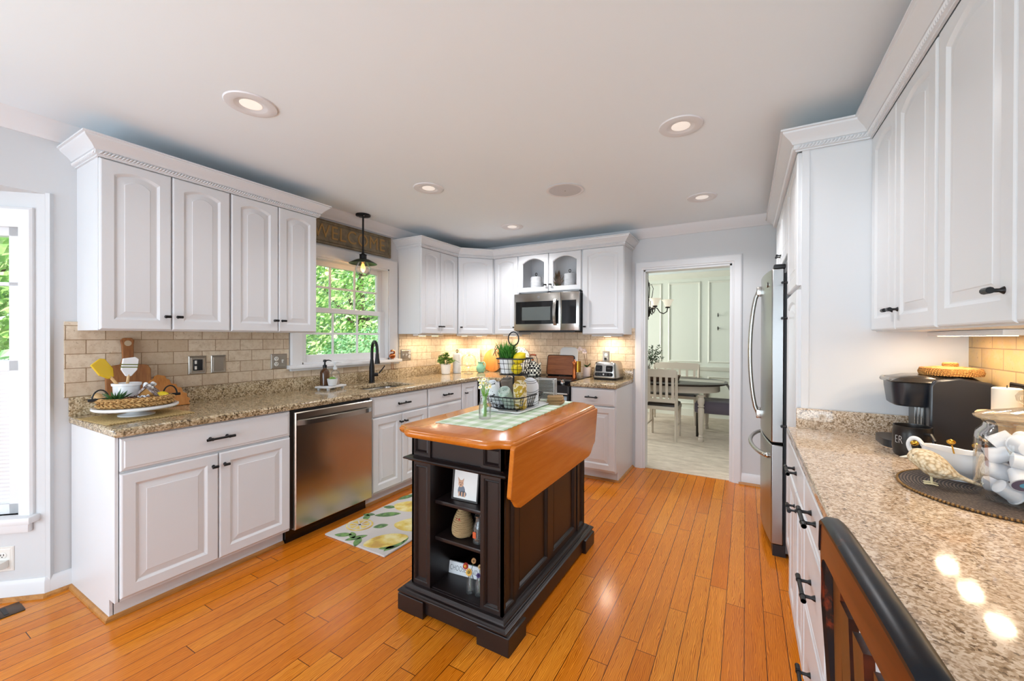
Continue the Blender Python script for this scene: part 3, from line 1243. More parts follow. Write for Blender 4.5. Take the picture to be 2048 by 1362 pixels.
# ================================================================== APPLIANCES
# dishwasher (local x = world y)
r = thing('dishwasher', 'stainless dishwasher with a bar handle under the sink counter', 'dishwasher', (XF, 1.53, 0), H90)
MB().box(0, .625, .005, .58, .1, .868).build('tub', M['blackpl'], r, 0)
MB().box(0, .625, .05, .10, 0, .11).build('kick_plate', M['blackgloss'], r, 0)
M['dw'] = mat('dishwasher_steel', 'BDB4A9', .22, 1)
mb = MB()
mb.loft([[(x, y, z) for x, z in ((.012, .1), (.618, .1), (.618, .855), (.012, .855))] for y in (.005, -.03)] + [[(x, -.036, z) for x, z in ((.018, .106), (.612, .106), (.612, .849), (.018, .849))]])
mb.build('door_panel', M['dw'], r, 30)
mb = MB()
pts = [(.025 + .58 * k / 14, -.036 - .036 * sin(PI * min(1, max(0, (k / 14)))) ** .35, 0) for k in range(15)]
for (a, b) in zip(pts[:-1], pts[1:]):
    pass
mb.loft([[(p[0], p[1] - .006, .772), (p[0], p[1] - .006, .802), (p[0], p[1] + .010, .806), (p[0], p[1] + .010, .768)] for p in pts])
mb.build('handle', M['steel'], r, 40)

# slide-in range
r = thing('range', 'black and stainless slide-in range under the microwave', 'stove', (-2.229, YB - .64, 0), 0)
w = .752
MB().box(.004, w, .0, .62, .06, .89).build('body', M['blackpl'], r, 0)
mb = MB()
mb.box(-.004, w + .008, .02, .625, .889, .921, .004)
mb.build('cooktop', M['blackgloss'], r, 30)
mb = MB()
for x, y, q in ((.2, .18, .1), (.55, .18, .08), (.2, .46, .075), (.55, .46, .1)):
    mb.lathe([(q, 0), (q, .0006), (q - .003, .0006), (q - .003, 0)], (x, y, .9212), 32, cap=False)
mb.build('burner_ring', mat('burner_grey', '4A4A4C', .3), r, 0)
mb = MB()
mb.prism([(.03, .921), (-.055, .885), (-.05, .80), (.0, .80), (.03, .85)], 'x', .0, w + .004)
pnl = mb.build('control_panel', M['blackgloss'], r, 0)
MB().box(.0, w + .004, -.056, -.04, .797, .812, .002).build('trim_strip', M['steel'], pnl, 0)
for k in range(5):
    x = (.07, .16, .376, .60, .69)[k]
    mb = MB()
    mb.lathe([(.021, 0), (.021, .006), (.016, .01), (.014, .03), (.012, .033)], n=18)
    mb.box(-.004, .004, -.016, .016, .03, .038)
    mb.move(x, -.012, .9045, rx=math.radians(23))
    mb.build('knob', M['chrome'], pnl, 30)
MB().box(.004, w, -.045, .0, .24, .79, .006).build('oven_door', M['blackgloss'], r, 30)
mb = MB()
mb.box(.004, .07, -.048, -.0445, .25, .70)
mb.box(w - .066, w, -.048, -.0445, .25, .70)
mb.build('door_trim', M['steel'], r, 0)
mb = MB()
mb.tube([(.05, -.095, .745), (w - .05, -.095, .745)], .013, 12)
for x in (.08, w - .08):
    mb.tube([(x, -.046, .745), (x, -.095, .745)], .009, 8)
mb.build('handle', M['steel'], r)
MB().box(.004, w, -.045, .0, .08, .23, .006).build('drawer', M['steel'], r, 30)

# over-the-range microwave
r = thing('microwave', 'stainless over-the-range microwave below the glass-door cabinet', 'microwave', (-2.229, YB - .40, 1.408), 0)
w, h = .757, .402
MB().box(.0, w, .03, .39, .0, h).build('body', M['blackpl'], r, 0)
M['mwgl'] = mat('microwave_glass', '111316', .05)
xs = .555                                  # split between door and control panel
mb = MB()
mb.box(.0, xs, .0, .03, .006, h, .003)
d = mb.build('door', M['steel'], r, 30)
MB().box(.022, xs - .022, -.002, .001, .075, h - .085).build('window_glass', M['mwgl'], d, 0)
MB().box(.10, xs - .115, -.0035, -.0015, .115, h - .145).build('window_screen', mat('microwave_screen', '5B6160', .12), d, 0)
mb = MB()
pts = [(xs - .06, -.004 - .032 * sin(PI * k / 10) ** .6, .06 + (h - .13) * k / 10) for k in range(11)]
mb.loft([[(p[0] - .018, p[1], p[2]), (p[0] - .012, p[1] - .008, p[2]), (p[0] + .012, p[1] - .008, p[2]), (p[0] + .018, p[1], p[2])] for p in pts])
mb.build('handle', M['steel'], d, 40)
mb = MB()
mb.lathe([(.014, 0), (.014, .002), (.0125, .002), (.0125, .0)], n=24)
mb.tube([(-.006, .004, .001), (-.002, -.006, .001), (.002, .005, .001), (.006, -.004, .001)], .0012, 6)
mb.move(.30, -.001, h - .042, rx=PI / 2)
mb.build('emblem', M['matte'], d)
mb = MB()
mb.box(xs + .003, w, .0, .03, .006, h, .003)
pn = mb.build('control_panel', M['steel'], r, 30)
MB().box(xs + .012, w - .03, -.002, .001, .075, h - .085).build('key_pad', M['mwgl'], pn, 0)
MB().box(.05, w - .05, .02, .36, -.012, .001).build('vent_grille', M['blackpl'], r, 0)

# refrigerator; built in world axes
r = thing('refrigerator', 'stainless french-door refrigerator with bowed handles', 'refrigerator', (.5, 3.36, 0), 0)
FY0, FY1, FM = 2.905, 3.815, 3.36


def fx(y):
    return .142 - .045 * (1 - ((y - FM) / .46) ** 2)


def fdoor(name, y0, y1, z0, z1, m):
    mb = MB()
    n = 10
    P = [(fx(y0 + (y1 - y0) * k / n), y0 + (y1 - y0) * k / n) for k in range(n + 1)] + [(.205, y1), (.205, y0)]
    loops = [[(p[0], p[1], z) for p in P] for z in (z0, z1)]
    mb.loft(loops)
    mb.move(-.5, -3.36, 0)
    return bevel(mb.build(name, m, r, 20), .006, 2, 50)


MB().box(.218 - .5, XR - .51, FY0 + .004 - 3.36, FY1 - .004 - 3.36, .03, 1.75).build('body', mat('fridge_side', '6E6E70', .45, .3), r, 0)
MB().box(.204 - .5, .22 - .5, FY0 + .012 - 3.36, FY1 - .012 - 3.36, .06, 1.74).build('gasket', M['black'], r, 0)
M['frst'] = mat('fridge_steel', 'A6A6A5', .28, 1)
for y0, y1 in ((FY0, FM - .003), (FM + .003, FY1)):
    d = fdoor('door', y0, y1, .70, 1.768, M['frst'])
    hy = FM - .05 if y0 < 3 else FM + .05
    mb = MB()
    pts = []
    for k in range(15):
        u = k / 14
        z = .79 + .90 * u
        pts.append((fx(hy) - .012 - .058 * sin(PI * u) ** .55, hy + (.02 if hy < FM else -.02) * 0, z))
    mb.tube(pts, .0135, 10)
    for z in (.805, 1.675):
        mb.box(fx(hy) - .03, fx(hy) + .004, hy - .017, hy + .017, z - .03, z + .03, .004)
    mb.move(-.5, -3.36, 0)
    mb.build('handle', M['steel'], d, 50)
    if y0 < 3:
        mb = MB()
        mb.lathe([(.017, 0), (.017, .003), (.013, .004)], n=20)
        mb.move(fx(3.02) - .5 - .001, 3.02 - 3.36, 1.683, ry=-PI / 2)
        mb.build('emblem', M['chrome'], d)
        MB().box(.15 - .5, .212 - .5, FY0 - 3.36, FY0 + .09 - 3.36, 1.768, 1.795, .006).build('hinge_cap', M['black'], d, 30)
d = fdoor('freezer_drawer', FY0, FY1, .075, .685, M['frst'])
mb = MB()
pts = [(fx(2.98 + .76 * k / 14) - .014 - .05 * sin(PI * k / 14) ** .6 - .5, 2.98 + .76 * k / 14 - 3.36, .60) for k in range(15)]
mb.tube(pts, .0135, 10)
for k in (0, 14):
    mb.ball((pts[k][0] + .008, pts[k][1], .60), .017)
mb.build('handle', M['steel'], d, 50)
MB().box(.15 - .5, .22 - .5, FY0 + .01 - 3.36, FY1 - .01 - 3.36, .0, .07).build('kick_grille', M['blackpl'], r, 0)

# ================================================================== ISLAND
IX, IY = -1.18, 1.976
r = thing('kitchen_island', 'dark espresso kitchen island with wooden top and open shelves', 'island', (IX, IY, 0), 0)
I = M['isl']
hx, hy = .265, .501
# plinth
mb = MB()
mb.box(-.30, .30, -.522, .522, .014, .10)
sq = [(-.262, -.50), (.262, -.50), (.262, .50), (-.262, .50)]
mb.sweep(sq, [(-.02, .095), (.05, .095), (.05, .103), (.044, .106), (.038, .112), (.026, .113), (.024, .12), (.016, .128), (.004, .13), (-.02, .13)], True, -1)
mb.box(-.262, .262, -.50, .50, .09, .131)
bevel(mb.build('plinth', I, r, 25), .0015, 1)
for sx in (-1, 1):
    for sy in (-1, 1):
        mb = MB()
        w_, d_ = .165, .155
        cx_, cy_ = sx * (.32 - w_ / 2), sy * (.541 - d_ / 2)
        R = lambda i, z: [(cx_ - w_ / 2 + i, cy_ - d_ / 2 + i, z), (cx_ + w_ / 2 - i, cy_ - d_ / 2 + i, z), (cx_ + w_ / 2 - i, cy_ + d_ / 2 - i, z), (cx_ - w_ / 2 + i, cy_ + d_ / 2 - i, z)]
        mb.loft([R(.0, 0), R(0, .078), R(.003, .082), R(.008, .083), R(.009, .09), R(.014, .094), R(.02, .095)])
        bevel(mb.build('foot', I, r, 25), .002, 1)


def rpanel(x0, x1, z0, z1, s, y, d=.012):
    """framed recessed panel facing -y with its back at y"""
    a = (x0, x1, z0, z1)
    q = lambda yy, i: rect_loop(*a, yy, i, 1)
    return [q(y, 0), q(y - d, 0), q(y - d, s), q(y - d + .004, s + .004), q(y - d + .001, s + .009), q(y - .001, s + .015), q(y - .001, s + .017)]


# corner posts with framed faces
for sx in (-1, 1):
    for sy in (-1, 1):
        mb = MB()
        pw = .118
        x0, x1 = (-hx, -hx + pw) if sx < 0 else (hx - pw, hx)
        y0, y1 = (-hy, -hy + pw) if sy < 0 else (hy - pw, hy)
        mb.box(x0 + .012 * (sx < 0), x1 - .012 * (sx > 0), y0 + .012 * (sy < 0), y1 - .012 * (sy > 0), .13, .735)
        mb.box(*((-hx + .0004, -hx + .0125) if sx < 0 else (hx - .0125, hx - .0004)), *((-hy + .0004, -hy + .0125) if sy < 0 else (hy - .0125, hy - .0004)), .13, .735)
        f = len(mb.bm.verts)
        mb.loft(rpanel(-pw / 2, pw / 2, .13, .735, .018, 0))
        mb.move((x0 + x1) / 2, (y0 + .012) if sy < 0 else (y1 - .012), 0, 0 if sy < 0 else PI, first=f)
        f = len(mb.bm.verts)
        mb.loft(rpanel(-pw / 2, pw / 2, .13, .735, .018, 0))
        mb.move((x1 - .012) if sx > 0 else (x0 + .012), (y0 + y1) / 2, 0, H90 * sx, first=f)
        mb.build('corner_post', I, r, 25)
for sx in (-1, 1):
    mb = MB()
    mb.box(-hy + .118, hy - .118, .0, .012, .13, .735)
    for a, b in ((-hy + .118, 0), (0, hy - .118)):
        mb.loft(rpanel(a, b, .13, .735, .035, 0, .014))
    mb.move((hx - .02) * sx, 0, 0, H90 * sx)
    mb.build('side_panel', I, r, 25)
for nm, b in (('back_panel', (-hx + .118, hx - .118, -.06, -.045, .13, .735)), ('shelf_side', (-hx + .105, -hx + .1178, -hy + .1182, -.045, .13, .735)), ('shelf_side', (hx - .1178, hx - .105, -hy + .1182, -.045, .13, .735)),
              ('bottom_board', (-hx + .119, hx - .119, -hy + .012, -.061, .1312, .1355)), ('end_panel', (-hx + .119, hx - .119, hy - .03, hy - .015, .131, .735))):
    MB().box(*b).build(nm, I, r, 0)
for z in (.352, .530):
    MB().box(-hx + .1182, hx - .1182, -hy + .035, -.0605, z, z + .018, .002).build('shelf', I, r, 30)
# ledge and apron
mb = MB()
sq = [(-hx, -hy), (hx, -hy), (hx, hy), (-hx, hy)]
mb.sweep(sq, [(-.1, .735), (.012, .735), (.016, .742), (.028, .744), (.032, .749), (.028, .754), (.014, .757), (.006, .762), (-.1, .762)], True, -1)
mb.build('ledge', I, r, 25)
mb = MB()
mb.box(-hx + .012, hx - .012, -hy + .012, hy - .012, .758, .87)
for rz_, half, dist in ((0, hx, hy), (PI, hx, hy), (H90, hy, hx), (-H90, hy, hx)):
    f = len(mb.bm.verts)
    c = .118
    for a, b, s_ in ((-half, -half + c, .014), (half - c, half, .014)):
        mb.loft(rpanel(a, b, .76, .87, s_, 0))
    mb.loft([rect_loop(-half + c, half - c, .76, .87, yy, 0, 1) for yy in (0, -.003)])
    ca, sa = cos(rz_), sin(rz_)
    dv = Matrix.Rotation(rz_, 2) @ Vector((0, -dist + .012))
    mb.move(dv.x, dv.y, 0, rz_, first=f)
mb.build('apron', I, r, 25)
# top with clipped ogee corners
HX, HY_ = .335, .588
cor = [(.200, 0), (.236, .006), (.256, .022), (.272, .042), (.30, .05), (.322, .058), (.335, .078)]
pts = []
for sx, sy in ((1, 1), (-1, 1), (-1, -1), (1, -1)):
    C = [(sx * x, sy * (HY_ - y)) for x, y in cor]
    if sx * sy > 0:
        C = C[::-1]
    pts += C


def inset(P, d):
    k = len(P)
    o = []
    for i in range(k):
        a, b, c = Vector(P[i - 1]), Vector(P[i]), Vector(P[(i + 1) % k])
        d1_, d2_ = (b - a).normalized(), (c - b).normalized()
        n1, n2 = Vector((-d1_.y, d1_.x)), Vector((-d2_.y, d2_.x))
        m = (n1 + n2) / max(.4, 1 + n1.dot(n2))
        o.append((b.x + m.x * d, b.y + m.y * d))
    return o


mb = MB()
mb.loft([[(p[0], p[1], z) for p in inset(pts, i)] for i, z in ((.022, .868), (.012, .869), (.006, .875), (.001, .884), (0, .889), (.0015, .895), (.005, .899), (.007, .8995), (.008, .903), (.014, .9055))])
mb.build('top', M['isltop'], r, 35)
# hanging drop leaf
mb = MB()
lf = [(-.50, 0), (.52, 0), (.536, -.01), (.536, -.20)]
og = [(.53, -.225), (.505, -.24), (.49, -.255), (.47, -.28), (.44, -.292)]
L_ = [(-.536, -.01), (-.525, 0), (.525, 0), (.536, -.01), (.536, -.215)] + og + [(-y, z) for y, z in og[::-1]] + [(-.536, -.215)]
mb.prism(L_, 'x', -.011, .011)
mb.move(.332, 0, .886, ry=math.radians(4.5))
bevel(mb.build('drop_leaf', M['isltop'], r, 0), .004, 2, 40)

# ================================================================== RUG
r = thing('rug', 'lemon patterned kitchen rug in front of the sink', 'rug', (-2.2, 2.2, 0), 0)
M['rugw'] = mat('rug_white', 'CFC8C2', .95, sheen=.3, bump=(420, .9))
M['rugy'] = mat('rug_yellow', 'DDBE3E', .95, sheen=.3, bump=(420, .9))
N = NT(M['rugy'])
N.col(N.ramp(N.noise(9, 3), [(.38, 'C99A2C'), (.5, 'E2C64E'), (.66, 'EFE2A2')]))
M['rugg'] = mat('rug_green', '4C7A2C', .95, sheen=.3, bump=(420, .9))
N = NT(M['rugg'])
N.col(N.ramp(N.noise(38, 2), [(.4, '355F1E'), (.6, '6B9A3E')]))
bevel(MB().box(-.285, .285, -.475, .475, 0, .012).build('pile', M['rugw'], r, 30), .004, 2)


def blob(mb, cx, cy, a, b, rot, z0, z1, tip=0, n=28):
    P = []
    for k in range(n):
        t = 2 * PI * k / n
        rr = 1 + tip * (abs(cos(t)) ** 8)
        x, y = a * cos(t) * rr, b * sin(t)
        P.append((cx + x * cos(rot) - y * sin(rot), cy + x * sin(rot) + y * cos(rot)))
    mb.prism(P, 'z', z0, z1)


def lf_(mb, cx, cy, L, W, rot, z0=.0115, z1=.0136):
    P = []
    for k in range(13):
        u = k / 12
        P.append((-L / 2 + L * u, W * sin(PI * u) ** .8))
    for k in range(1, 12):
        u = 1 - k / 12
        P.append((-L / 2 + L * u, -W * sin(PI * u) ** .8))
    mb.prism([(cx + x * cos(rot) - y * sin(rot), cy + x * sin(rot) + y * cos(rot)) for x, y in P], 'z', z0, z1)


def RG(x, y):
    return x + 2.2, y - 2.2


for wx, wy, a, b, ro in ((-2.05, 1.86, .125, .085, .9), (-2.05, 2.12, .13, .10, .5), (-2.30, 2.33, .12, .095, .3), (-2.02, 2.45, .13, .09, 1.2), (-2.34, 2.58, .08, .075, 0)):
    mb = MB()
    blob(mb, *RG(wx, wy), a, b, ro, .0115, .014, .12)
    mb.build('lemon_motif', M['rugy'], r, 0)
mb = MB()
blob(mb, *RG(-2.385, 1.925), .098, .085, 0, .0115, .0140)
sl = mb.build('lemon_slice_motif', M['rugy'], r, 0)
mb = MB()
x0, y0 = RG(-2.385, 1.925)
for k in range(40):
    a0, a1 = 2 * PI * k / 40, 2 * PI * (k + 1) / 40
    mb.loft([[(x0 + q * cos(a) * 1.1, y0 + q * sin(a) * .95, .0142) for q in (.066, .078)] for a in (a0, a1)], closed=False)
for k in range(8):
    a = k * PI / 4 + .2
    u = Vector((cos(a), sin(a)))
    v = Vector((-u.y, u.x)) * .005
    mb.quad((x0 + v.x, y0 + v.y, .0142), (x0 - v.x, y0 - v.y, .0142), (x0 + u.x * .07 - v.x, y0 + u.y * .067 - v.y, .0142), (x0 + u.x * .07 + v.x, y0 + u.y * .067 + v.y, .0142))
mb.build('slice_pith', M['rugw'], sl, 0)
for wx, wy, L, W, ro in ((-2.36, 1.775, .12, .026, .5), (-2.25, 1.79, .14, .026, 1.0), (-2.20, 1.76, .12, .024, 2.2), (-2.30, 1.80, .1, .022, 2.6), (-2.34, 2.14, .19, .036, .7), (-2.24, 1.985, .10, .03, .9),
                         (-2.44, 2.03, .10, .024, 2.3), (-2.46, 2.07, .09, .022, .5), (-2.43, 2.24, .1, .026, .4), (-2.46, 2.45, .16, .03, 1.3), (-2.15, 2.30, .13, .03, 1.9),
                         (-1.955, 1.86, .2, .03, 1.5), (-1.975, 1.80, .1, .018, .8), (-1.97, 1.93, .1, .018, 2.4), (-1.96, 2.28, .14, .028, 1.3), (-2.2, 2.5, .14, .03, .6), (-2.1, 2.62, .14, .03, 2.6)):
    mb = MB()
    lf_(mb, *RG(wx, wy), L, W, ro)
    mb.build('leaf_motif', M['rugg'], r, 0)

# ================================================================== CEILING AND WALL FITTINGS
M['bulb'] = mat('lit_lens', 'FFF3E0', .4, emit='FFFFFF', es=.3)
G = 'recessed ceiling lights'
for x, y, lb in ((-2.056, 1.043, 'recessed white ceiling light nearest the left wall cabinets'), (-2.055, 2.26, 'recessed white ceiling light in front of the pendant lamp'),
                 (-2.04, 3.449, 'recessed white ceiling light before the corner cabinet'), (-.30, 2.224, 'recessed white ceiling light nearest the tall pantry'),
                 (-.304, 3.429, 'recessed white ceiling light in front of the doorway')):
    r = thing('recessed_light', lb, 'ceiling light', (x, y, ZC), 0, G)
    MB().lathe([(.068, -.0005), (.068, -.007), (.085, -.009), (.106, -.006), (.11, -.0005)], n=40, cap=False).build('trim_ring', M['trim'], r)
    # the can is a shallow cone set just under the ceiling plane
    MB().lathe([(.068, -.007), (.05, -.0016), (.045, -.0012)], n=40, cap=False).build('baffle', M['trim'], r)
    MB().lathe([(.046, -.0022), (.046, -.0014)], n=32).build('lens', M['bulb'], r)
    d = bpy.data.lights.new('recessed_lamp', 'SPOT')
    d.energy = 7 if y < 1.5 else (16 if x < -1 else 28) if y < 3 else 37
    d.spot_size = math.radians(146)
    d.spot_blend = .6
    d.shadow_soft_size = .05
    d.color = (.97, .97, 1)
    o = bpy.data.objects.new('recessed_lamp', d)
    COL.objects.link(o)
    o.location = (x, y, ZC - .02)
r = thing('ceiling_speaker', 'round flush white speaker grille in the ceiling', 'speaker', (-1.186, 2.779, ZC))
MB().lathe([(.135, -.0005), (.14, -.005), (.125, -.007), (.12, -.005)], n=40, cap=False).build('rim', M['trim'], r)
MB().lathe([(.124, -.001), (.122, -.005), (.006, -.007)], n=40).build('grille', mat('grille', 'CDCFD2', .8), r)
MB().lathe([(.006, -.007), (.005, -.0085)], n=12).build('badge', mat('badge', '8E8E8E', .4), r)

# pendant over the sink
r = thing('pendant_lamp', 'black industrial pendant lamp with glass globe at the sink window', 'pendant lamp', (-3.02, 2.47, 0))
MB().lathe([(.0, ZC - .001), (.063, ZC - .001), (.063, ZC - .014), (.055, ZC - .018), (.012, ZC - .022)][1:], n=28).build('canopy', M['black'], r)
for k in (-1, 1):
    MB().ball((.035 * k, -.02, ZC - .02), .005, n=6).build('screw', M['chrome'], r)
MB().cyl((0, 0, ZC - .02), (0, 0, 2.085), .008).build('stem', M['black'], r)
MB().lathe([(.01, 2.10), (.014, 2.09), (.03, 2.083), (.034, 2.08), (.030, 2.077), (.030, 2.045), (.034, 2.04)], n=24).build('socket_cup', M['black'], r)
mb = MB()
mb.lathe([(.034, 2.042), (.06, 2.035), (.118, 2.003), (.120, 1.999), (.117, 1.998), (.058, 2.028), (.03, 2.034)], n=40, cap=False)
M['shade'] = mat('pendant_green_black', '1E2A20', .3)
mb.build('shade', M['shade'], r)
MB().lathe([(.036, 2.02), (.05, 1.995), (.066, 1.965), (.068, 1.945), (.058, 1.915), (.035, 1.893), (.006, 1.885)], n=28, cap=False).build('globe', M['glass'], r)
b = MB().lathe([(.012, 2.03), (.013, 2.0), (.022, 1.97), (.021, 1.945), (.012, 1.927), (.003, 1.922)], n=16).build('bulb', glass_mat('bulb_glass', (1, .86, .6), .05), r)
MB().tube([(.006 * cos(k * 1.2), .006 * sin(k * 1.2), 1.935 + k * .004) for k in range(16)], .0016, 6).build('filament', mat('filament', 'FFB050', .5, emit='FFA640', es=5), b)
d = bpy.data.lights.new('pendant_glow', 'POINT')
d.energy = .8
d.color = (1, .68, .36)
d.shadow_soft_size = .02
o = bpy.data.objects.new('pendant_glow', d)
COL.objects.link(o)
o.location = (-3.02, 2.47, 1.95)

# welcome sign over the window, leaning on the casing
r = thing('welcome_sign', 'long bronze welcome plaque above the sink window', 'sign', (XL + .012, 2.455, 2.238), 0)
M['plaq'] = mat('plaque_bronze', '7E6F58', .5, .1)
N = NT(M['plaq'])
N.col(N.ramp(N.noise(14, 4, .65), [(.35, '6A5D49'), (.55, '83745C'), (.75, '9A8868')]))
M['plaq2'] = mat('plaque_letters', 'AC8750', .42, .3)
MB().box(-.009, .005, -.455, .455, -.103, .103).build('board', M['plaq'], r, 0)
mb = MB()
for i, t in ((0, .008), (.022, .005)):
    loops = []
    for y, z, oy, oz in ((-.455 + i, -.103 + i, 1, 1), (.455 - i, -.103 + i, -1, 1), (.455 - i, .103 - i, -1, -1), (-.455 + i, .103 - i, 1, -1)):
        loops.append([(.004, y, z), (.012, y + oy * .002, z + oz * .002), (.012, y + oy * t, z + oz * t), (.004, y + oy * (t + .003), z + oz * (t + .003))])
    mb.loft(loops, wrap=True)
bevel(mb.build('border', M['plaq'], r, 0), .001, 1)
text('lettering', 'WELCOME', .165, M['plaq2'], r, (.006, .0, .0), (PI / 2, 0, PI / 2), .004, .88, 1.12)
# small wall clip seen on the wall right of the sign
# ------------------------------------------------------------------ outlets and switch plates
M['plate'] = mat('plate_nickel', 'A9A39A', .3, .9)
M['recep'] = mat('receptacle_white', 'E6E3DC', .4)


def plate(label, x, y, z, rz, w, h, kind, m=None, cat='outlet', group=None):
    r = thing('wall_plate', label, cat, (x, y, z), rz, group)
    mb = MB()
    q = lambda i, yy: [(-w / 2 + i, yy, -h / 2 + i), (w / 2 - i, yy, -h / 2 + i), (w / 2 - i, yy, h / 2 - i), (-w / 2 + i, yy, h / 2 - i)]
    mb.loft([q(0, 0), q(0, -.003), q(.004, -.006), q(.01, -.005), q(.014, -.007)])
    mb.build('plate', m or M['plate'], r, 25)

    def duplex(cx, m2):
        mb = MB()
        for zz in (-.02, .02):
            f = len(mb.bm.verts)
            mb.lathe([(.0165, 0), (.0165, .003), (.015, .004)], n=20)
            mb.move(cx, -.006, zz, rx=PI / 2, first=f)
        o = mb.build('receptacle', m2, r)
        mb = MB()
        for zz in (-.02, .02):
            for dx in (-.006, .006):
                mb.box(cx + dx - .0012, cx + dx + .0012, -.0112, -.0098, zz - .001, zz + .008)
            mb.box(cx - .002, cx + .002, -.0112, -.0098, zz - .009, zz - .005)
        mb.build('slots', M['black'], o, 0)

    def toggle(cx, m2):
        mb = MB()
        mb.box(cx - .005, cx + .005, -.008, -.004, -.012, .012)
        mb.prism([(-.006, -.004), (-.006, .006), (-.022, .012), (-.022, .007)], 'x', cx - .0035, cx + .0035)
        mb.build('toggle', m2, r, 0)
    for i, k in enumerate(kind):
        cx = (i - (len(kind) - 1) / 2) * .046
        if k == 'd':
            duplex(cx, M['recep'])
        elif k == 'b':
            mb = MB()
            mb.box(cx - .026, cx + .026, -.0085, -.005, -.036, .036)
            o = mb.build('black_insert', M['blackgloss'], r, 0)
            mb = MB()
            for zz in (-.018, .018):
                mb.box(cx - .018, cx - .006, -.0095, -.0084, zz - .011, zz + .011)
            mb.build('ports', M['recep'], o, 0)
        elif k == 't':
            toggle(cx, M['recep'])
    return r


plate('nickel wall plate with a black insert left of the blank plate', XL + .012, 1.273, 1.155, H90, .098, .118, 'b')
plate('blank nickel wall plate between the two outlets', XL + .012, 1.393, 1.155, H90, .088, .118, '')
plate('nickel plate with outlet and switch beside the sink window', XL + .012, 1.80, 1.152, H90, .122, .115, 'dt')
plate('nickel plate with two switches and an outlet right of the window', XL + .012, 3.124, 1.152, H90, .145, .118, 'ttd', cat='switch')
p = plate('nickel outlet with a plug behind the toaster', -1.31, YB - .012, 1.135, 0, .075, .12, 'd')
MB().box(-.012, .012, -.034, -.011, -.034, -.008, .004).build('plug', M['black'], p, 30)
plate('dark bronze outlet plate behind the candle', XR - .012, 1.99, 1.13, -H90, .10, .125, 'd', M['bronze'])
# outlet in the bay wall with a plugged adapter
r = plate('white wall outlet with a plug under the bay window', BX + .7507 * .53, BY + .6606 * .53, .21, BRZ, .085, .125, 'd', M['recep'])
mb = MB()
mb.loft([[(x * k, y, z * k - .022) for x, z in ((-.024, -.018), (.024, -.018), (.024, .018), (-.024, .018))] for y, k in ((-.008, 1), (-.03, 1), (-.045, .8))])
mb.tube([(0, -.04, -.022), (-.03, -.075, -.03), (-.12, -.08, -.06), (-.25, -.05, -.14), (-.38, -.03, -.17)], .004, 6)
mb.build('plug', M['recep'], r, 30)
# floor register
r = thing('floor_register', 'brown metal floor vent register at the left edge', 'vent', (-3.14, .41, 0))
mb = MB()
mb.box(-.06, .06, -.13, .13, 0, .005, .002)
mb.build('frame', mat('register_brown', '4A3626', .4, .5), r, 30)
for k in range(5):
    MB().box(-.042, .042, -.1 + k * .042, -.085 + k * .042, .0045, .0062).build('slot', M['black'], r, 0)

# ------------------------------------------------------------------ under-cabinet lights
M['puck'] = mat('puck_glow', 'FFE2A8', .4, emit='FFD9A0', es=10)
G = 'under-cabinet light strips'


def strip(label, x, y, z, rz, L, power, col=(1, .79, .56)):
    r = thing('undercabinet_light', label, 'light fixture', (x, y, z), rz, G)
    mb = MB()
    mb.box(-L / 2, L / 2, -.035, .035, -.018, 0, .003)
    mb.build('housing', M['trim'], r, 30)
    n = max(1, int(L / .17))
    for k in range(n):
        cx = (k - (n - 1) / 2) * L / n
        MB().box(cx - .03, cx + .03, -.022, .022, -.0195, -.0178).build('lens', M['puck'], r, 0)
    for k in range(n):
        cx = (k - (n - 1) / 2) * L / n
        d = bpy.data.lights.new('strip_light', 'AREA')
        d.shape = 'RECTANGLE'
        d.size, d.size_y = .06, .045
        d.energy = power / n
        d.color = col
        o = bpy.data.objects.new('strip_light', d)
        COL.objects.link(o)
        o.location = (x + cx * cos(rz), y + cx * sin(rz), z - .021)
        o.rotation_euler = (0, 0, rz)


ZS = 1.371
strip('light strip under the wall cabinet right of the sink window', XL + .17, 3.30, ZS, H90, .40, 1.6)
strip('light strip under the diagonal corner cabinet', XL + .27, YB - .27, ZS, math.radians(45), .36, 4.6)
strip('light strip under the narrow cabinet left of the microwave', -2.39, YB - .16, ZS, 0, .22, 1.0)
strip('light strip under the wall cabinet over the toaster', -1.25, YB - .16, ZS, 0, .32, 2.2)
strip('light strip under the cabinet over the coffee maker', XR - .14, 1.95, ZS, H90, .55, 1.8)
strip('light strip under the cabinet above the glass jar', XR - .14, 1.22, ZS, H90, .60, 1.8)

# ================================================================== SINK SIDE THINGS
# faucet
r = thing('faucet', 'matte black gooseneck faucet behind the sink', 'faucet', (-3.055, 2.60, ZT))
mb = MB()
mb.lathe([(.029, 0), (.029, .004), (.025, .008), (.024, .14), (.019, .18), (.0145, .22)], n=20)
mb.build('body', M['black'], r)
mb = MB()
arc = [(0, 0, .21), (0, 0, .27)]
for k in range(13):
    a = PI * k / 12
    arc.append((.075 - .075 * cos(a), -.035 + .035 * cos(a), .30 + .085 * sin(a)))
arc += [(.152, -.071, .26)]
mb.tube(curve(arc, 2), .0135, 12)
mb.build('spout', M['black'], r)
mb = MB()
mb.tube([(.151, -.0705, .275), (.153, -.0715, .24), (.156, -.073, .20), (.157, -.0735, .185)], [.015, .017, .022, .023], 14)
mb.build('spray_head', M['black'], r)
mb = MB()
mb.tube([(.01, .015, .075), (.03, .045, .075)], .017, 12)
mb.tube([(.035, .052, .085), (.06, .10, .155)], [.007, .0055], 8)
mb.build('handle', M['black'], r)

